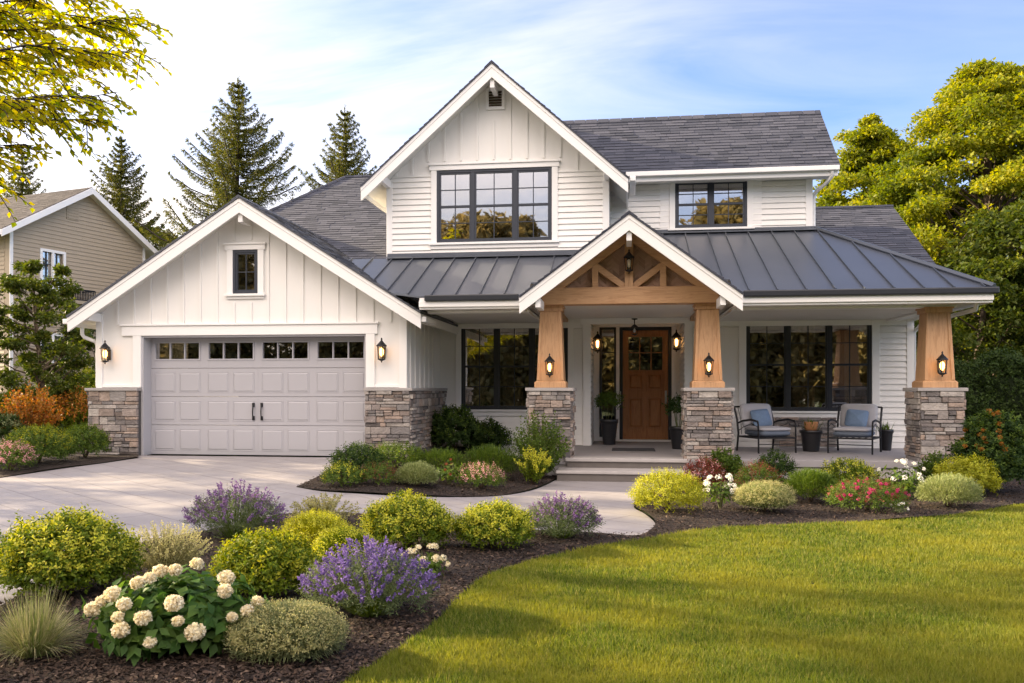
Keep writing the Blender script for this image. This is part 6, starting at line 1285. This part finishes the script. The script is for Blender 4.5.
# overhanging broadleaf tree, trunk outside the picture on the left
def near_tree():
    r = np.random.default_rng(91); Y0 = 6.3; base = Vector((-6.8, 4.8, 0)); t = empty('overhanging_tree', base, 'golden-green leafy branches hanging into the top left corner, trunk out of view', 'tree'); tb = MB()
    zs = [0, 0.6, 1.6, 2.8, 4.0, 5.4, 6.6]; P = [Vector((0.04 * math.sin(z * 1.3), 0.05 * math.cos(z), z)) for z in zs]; tb.tube(P, [0.20, 0.15, 0.135, 0.12, 0.10, 0.07, 0.035], 12); tb.build('trunk', 'bark', t, local=True)
    br = MB(); cl = Cloud()
    tips = [(158, 32, 6.6), (150, 22, 6.0), (132, 98, 6.4), (100, 62, 6.0), (120, 125, 6.2), (60, 100, 6.5), (40, 150, 6.0), (12, 190, 6.2), (14, 120, 6.6), (70, 30, 5.8), (30, 60, 6.9), (110, 10, 6.4), (75, 75, 6.8), (50, 5, 6.1), (128, 60, 5.9), (155, 58, 6.8), (85, 135, 6.9), (16, 170, 6.7), (5, 90, 5.6), (20, 20, 5.6), (92, 100, 5.5)]
    T = [(at(x - 14, y - 6, Y) - base) for x, y, Y in tips]
    for i in range(30): a = r.uniform(0, 6.28); q = r.uniform(0.6, 2.3); T.append(Vector((-0.6 + q * math.cos(a) * 0.9, q * math.sin(a), r.uniform(4.3, 7.4))))
    for e in T:
        hd = math.hypot(e.x, e.y); zb = min(6.0, max(2.4, e.z - 0.3 - 0.35 * hd)); b0 = Vector((0, 0, zb)); m1 = b0.lerp(e, 0.45) + Vector((r.normal() * 0.12, r.normal() * 0.15, 0.10 * hd + r.normal() * 0.14)); m2 = b0.lerp(e, 0.8) + Vector((r.normal() * 0.1, r.normal() * 0.12, 0.06 * hd + r.normal() * 0.1)); rr = 0.02
        pts = [b0, b0.lerp(m1, 0.5) + Vector((0, 0, 0.03)), m1, m2, e]; br.tube(pts, [rr, rr * 0.8, rr * 0.55, rr * 0.3, rr * 0.12], 6, closed=False)
        for k in range(46):    # side twigs, leaves in pairs, drooping
            f = 0.38 + 0.62 * (k + r.random()) / 46; seg = min(3, int(f * 4)); q = pts[seg].lerp(pts[seg + 1], f * 4 - seg) if f < 1 else e; dv = Vector((r.normal(), r.normal(), r.uniform(-0.75, 0.15))).normalized(); ax = (e - b0).normalized(); dv = (dv + ax * 0.8).normalized(); L = r.uniform(0.16, 0.34)
            n = 9; tw = [q + dv * L * s + Vector((0, 0, -0.10 * s * s * L / 0.3)) for s in np.linspace(0, 1, 4)]; br.tube(tw, [0.006, 0.005, 0.004, 0.002], 4, closed=False)
            for j in range(n):
                s = (j + 1) / n; p0 = q + dv * L * s + Vector((0, 0, -0.10 * s * s * L / 0.3)); sid = dv.cross(Vector((0, 0, 1))).normalized() * (1 if j % 2 else -1)
                D = dv * 0.6 + sid * 0.8 + Vector((0, 0, -0.35)) + Vector(r.normal(size=3)) * 0.25
                for _ in range(1): cl.leaves(np.array([p0]), np.array([D]), np.array([[0, 0, 1.0]]) + r.normal(size=(1, 3)) * 0.35, r.uniform(0.055, 0.095), r.uniform(0.030, 0.050), 0.12)
    br.build('branches', 'barkd', t, local=True, recalc=False); cl.build('crown', 'maple_leaf', t)
near_tree()
# trees across the street: out of view, but the windows mirror them
proto = broad_tree('street_tree', 'broad tree across the street mirrored in the windows, behind the camera', (0, -24, 0), 12.3, 4.9, 0.2, 120, 330, 0.5, 'crown_street', 95, 'trees across the street', 0.3, 0.75, crl=0.26)
for i, (x, y, s) in enumerate(((-19, -26, 0.9), (-9.5, -25, 1.08), (9, -26, 1.22), (17, -23, 1.1), (-28, -20, 1.0), (26, -22, 0.92))): copy_tree(proto, (x, y, 0), i * 1.1, (s, s, s), 'broad tree across the street mirrored in the windows, behind the camera')
# trees left of the lawn, out of view, whose shade falls over the drive
yard = broad_tree('yard_tree', 'tree left of the driveway, outside the picture', (-20.5, 17.5, 0), 8.6, 2.9, 2.0, 40, 200, 0.17, 'crown_gold', 96, 'trees beside the driveway', 0.16, 0.5, crl=0.22)
for x, y, s_ in ((-19.5, 12.0, 0.72), (-24, 14.8, 1.0)): copy_tree(yard, (x, y, 0), x * 1.7, (s_, s_, s_), 'tree left of the driveway, outside the picture')

airyt = broad_tree('yard_tree', 'thin tree left of the driveway, outside the picture', (-20, 10.8, 0), 10.2, 3.2, 3.5, 26, 150, 0.17, 'crown_gold', 97, 'trees beside the driveway', 0.14, 0.4, crl=0.20)
copy_tree(airyt, (-23, 7.2, 0), 2.1, (0.95, 0.95, 1.0), 'thin tree left of the driveway, outside the picture')
# ================================================================== NEIGHBOUR HOUSE
def neighbour():
    Rr = 42.0; ang = R(-34.2); ap = Vector((Rr * math.sin(ang), Rr * math.cos(ang), 0)); nrmv = Vector((0.966, -0.26, 0)); wv = Vector((0.26, 0.966, 0)); rid = -nrmv
    dap = -ap.x * sY + ap.y * cY; ZA = EYE + (388 - 188) / F * dap; hw = 3.9; slope = 0.60; ov = 0.45
    t = empty('neighbour_house', (ap.x, ap.y, 0), 'beige clapboard house with brown shingle roof beyond the garage on the left', 'house')
    fr = frame((ap.x, ap.y, 0), wv, nrmv); W_ = MB(); top = lambda u: ZA - 0.15 - slope * abs(u)
    hl, hr_ = -3.55, 3.35
    # openings measured on the gable wall
    def uv(x, y):
        u_ = (x - 512) / F; dr = Vector((u_ * cY - sY, u_ * sY + cY, (388 - y) / F)); tt = ap.dot(nrmv) / dr.dot(nrmv); q = dr * tt; return (q - ap).dot(wv), EYE + q.z
    a0, b1 = uv(42, 251); a1, b0 = uv(63, 290); c0, d1 = uv(41, 338); c1, d0 = uv(66, 378)
    e0, e1 = uv(60, 335)[0], uv(68, 335)[0]
    holes = [(a0, a1, b0, b1)]
    wall(W_, fr, hl, hr_, 0, top, holes, 0.2, (0,)); laps(W_, fr, hl + 0.12, hr_ - 0.12, 0.1, ZA - 0.6, [(a0 - 0.12, a1 + 0.12, b0 - 0.12, b1 + 0.12)], 0.17, topclip=lambda z: (max(hl + 0.12, -(ZA - 0.2 - z) / slope), min(hr_ - 0.12, (ZA - 0.2 - z) / slope)) if z < ZA - 0.4 else None)
    frs = frame(ap + wv * hl, -nrmv, -wv); wall(W_, frs, 0.2, 12, 0, lambda u: top(hl), (), 0.2); laps(W_, frs, 0.3, 12, 0.1, top(hl) - 0.2, e=0.17)
    W_.build('wall', 'beige', t)
    T_ = MB(); T_.fb(fr, hl - 0.02, hl + 0.12, 0, top(hl), 0, 0.04); T_.fb(fr, hr_ - 0.12, hr_ + 0.02, 0, top(hr_), 0, 0.04); T_.build('corner_trim', 'trim', t)
    # window
    def nwin(a0, a1, b0, b1):
        w = MB(); e = 0.11
        for k in ((a0 - e, a0, b0 - e, b1 + e), (a1, a1 + e, b0 - e, b1 + e), (a0, a1, b1, b1 + e), (a0, a1, b0 - e, b0), ((a0 + a1) / 2 - 0.05, (a0 + a1) / 2 + 0.05, b0, b1)): w.fb(fr, *k, -0.05, 0.05)
        wo = w.build('window', 'trim', t); g = MB(); g.fb(fr, a0, a1, b0, b1, -0.10, -0.08); go = g.build('glass', 'glass', wo)
        m = MB(); 
        for k in (1, 2): z = b0 + (b1 - b0) * k / 3; m.fb(fr, a0, a1, z - 0.015, z + 0.015, -0.07, -0.04)
        for k in (0.25, 0.75): u = a0 + (a1 - a0) * k; m.fb(fr, u - 0.02, u + 0.02, b0, b1, -0.071, -0.042)
        m.build('frame', 'black', wo); rm = MB(); rm.fb(fr, a0 - 0.2, a1 + 0.2, b0 - 0.2, b1 + 0.2, -0.8, -0.75); rm.build('interior_wall', 'dark', wo)
    nwin(a0, a1, b0, b1)
    w = MB(); lw0, lz1 = uv(38, 335); lw1, lz0 = uv(66, 372)
    for k in ((lw0, lw1, lz1, lz1 + 0.12), (lw0, lw1, lz0 - 0.12, lz0), (lw0, lw0 + 0.12, lz0, lz1), (lw1 - 0.12, lw1, lz0, lz1), ((lw0 + lw1) / 2 - 0.06, (lw0 + lw1) / 2 + 0.06, lz0, lz1)): w.fb(fr, *k, 0.0, 0.06)
    wo = w.build('window', 'trim', t); g = MB(); g.fb(fr, lw0 + 0.12, lw1 - 0.12, lz0, lz1, 0.024, 0.030); g.build('glass', 'black', wo)
    # balcony railing
    bq0, bz1 = uv(60, 289); bq1, bz0 = uv(83, 303); b = MB(); n = 14
    b.fb(fr, bq0, bq1, bz1 - 0.05, bz1, 0.70, 0.75); b.fb(fr, bq0, bq1, bz0, bz0 + 0.05, 0.70, 0.75)
    for i in range(n + 1): u = bq0 + (bq1 - bq0) * i / n; b.fb(fr, u - 0.015, u + 0.015, bz0 + 0.05, bz1 - 0.05, 0.71, 0.74)
    for u in (bq0, bq1 - 0.03): b.fb(fr, u, u + 0.03, bz1 - 0.05, bz1, 0.01, 0.70)
    bo = b.build('balcony_railing', 'iron', t); f = MB(); f.fb(fr, bq0 - 0.1, bq1 + 0.1, bz0 - 0.14, bz0 - 0.002, 0.025, 0.8); f.build('balcony_floor', 'beige', t)
    # roof
    rf = MB(); shg = MB(); fa_ = MB(); Lr = 14.0
    for sg in (-1, 1):
        A = ap + nrmv * ov; A.z = ZA; Bp = A + wv * sg * (hw + 0.35); Bp.z = ZA - slope * (hw + 0.35); A2 = A + rid * Lr; B2 = Bp + rid * Lr
        Pq = [tuple(Bp), tuple(B2), tuple(A2), tuple(A)]; slab(rf, [(q[0], q[1], q[2] - 0.02) for q in Pq], 0.12); slab(shg, Pq, 0.019); shingles(shg, Pq, tuple(rid), 0.16, 201 + sg, 0.25, 0.6)
        fa_.prism([A + nrmv * 0.002 - Vector((0, 0, 0.03)), Bp + nrmv * 0.002 - Vector((0, 0, 0.03)), Bp - Vector((0, 0, 0.30)) + nrmv * 0.002, A - Vector((0, 0, 0.30)) + nrmv * 0.002], nrmv * 0.05)
        e = Bp - Vector((0, 0, 0.03)); fa_.prism([e, e + rid * Lr, e + rid * Lr - Vector((0, 0, 0.2)), e - Vector((0, 0, 0.2))], wv * sg * 0.05)
    ro = rf.build('roof', 'soffit', t); shg.build('shingles', 'shingle2', ro); fa_.build('fascia', 'trim', ro)
    v = MB(); vq, vz = uv(72, 212); v.fb(fr, vq - 0.3, vq + 0.3, vz - 0.35, vz + 0.35, 0.0, 0.05); 
    for k in range(5): v.fb(fr, vq - 0.25, vq + 0.25, vz - 0.3 + k * 0.12, vz - 0.25 + k * 0.12, 0.05, 0.07)
    v.build('gable_vent', 'beige', t)
neighbour()
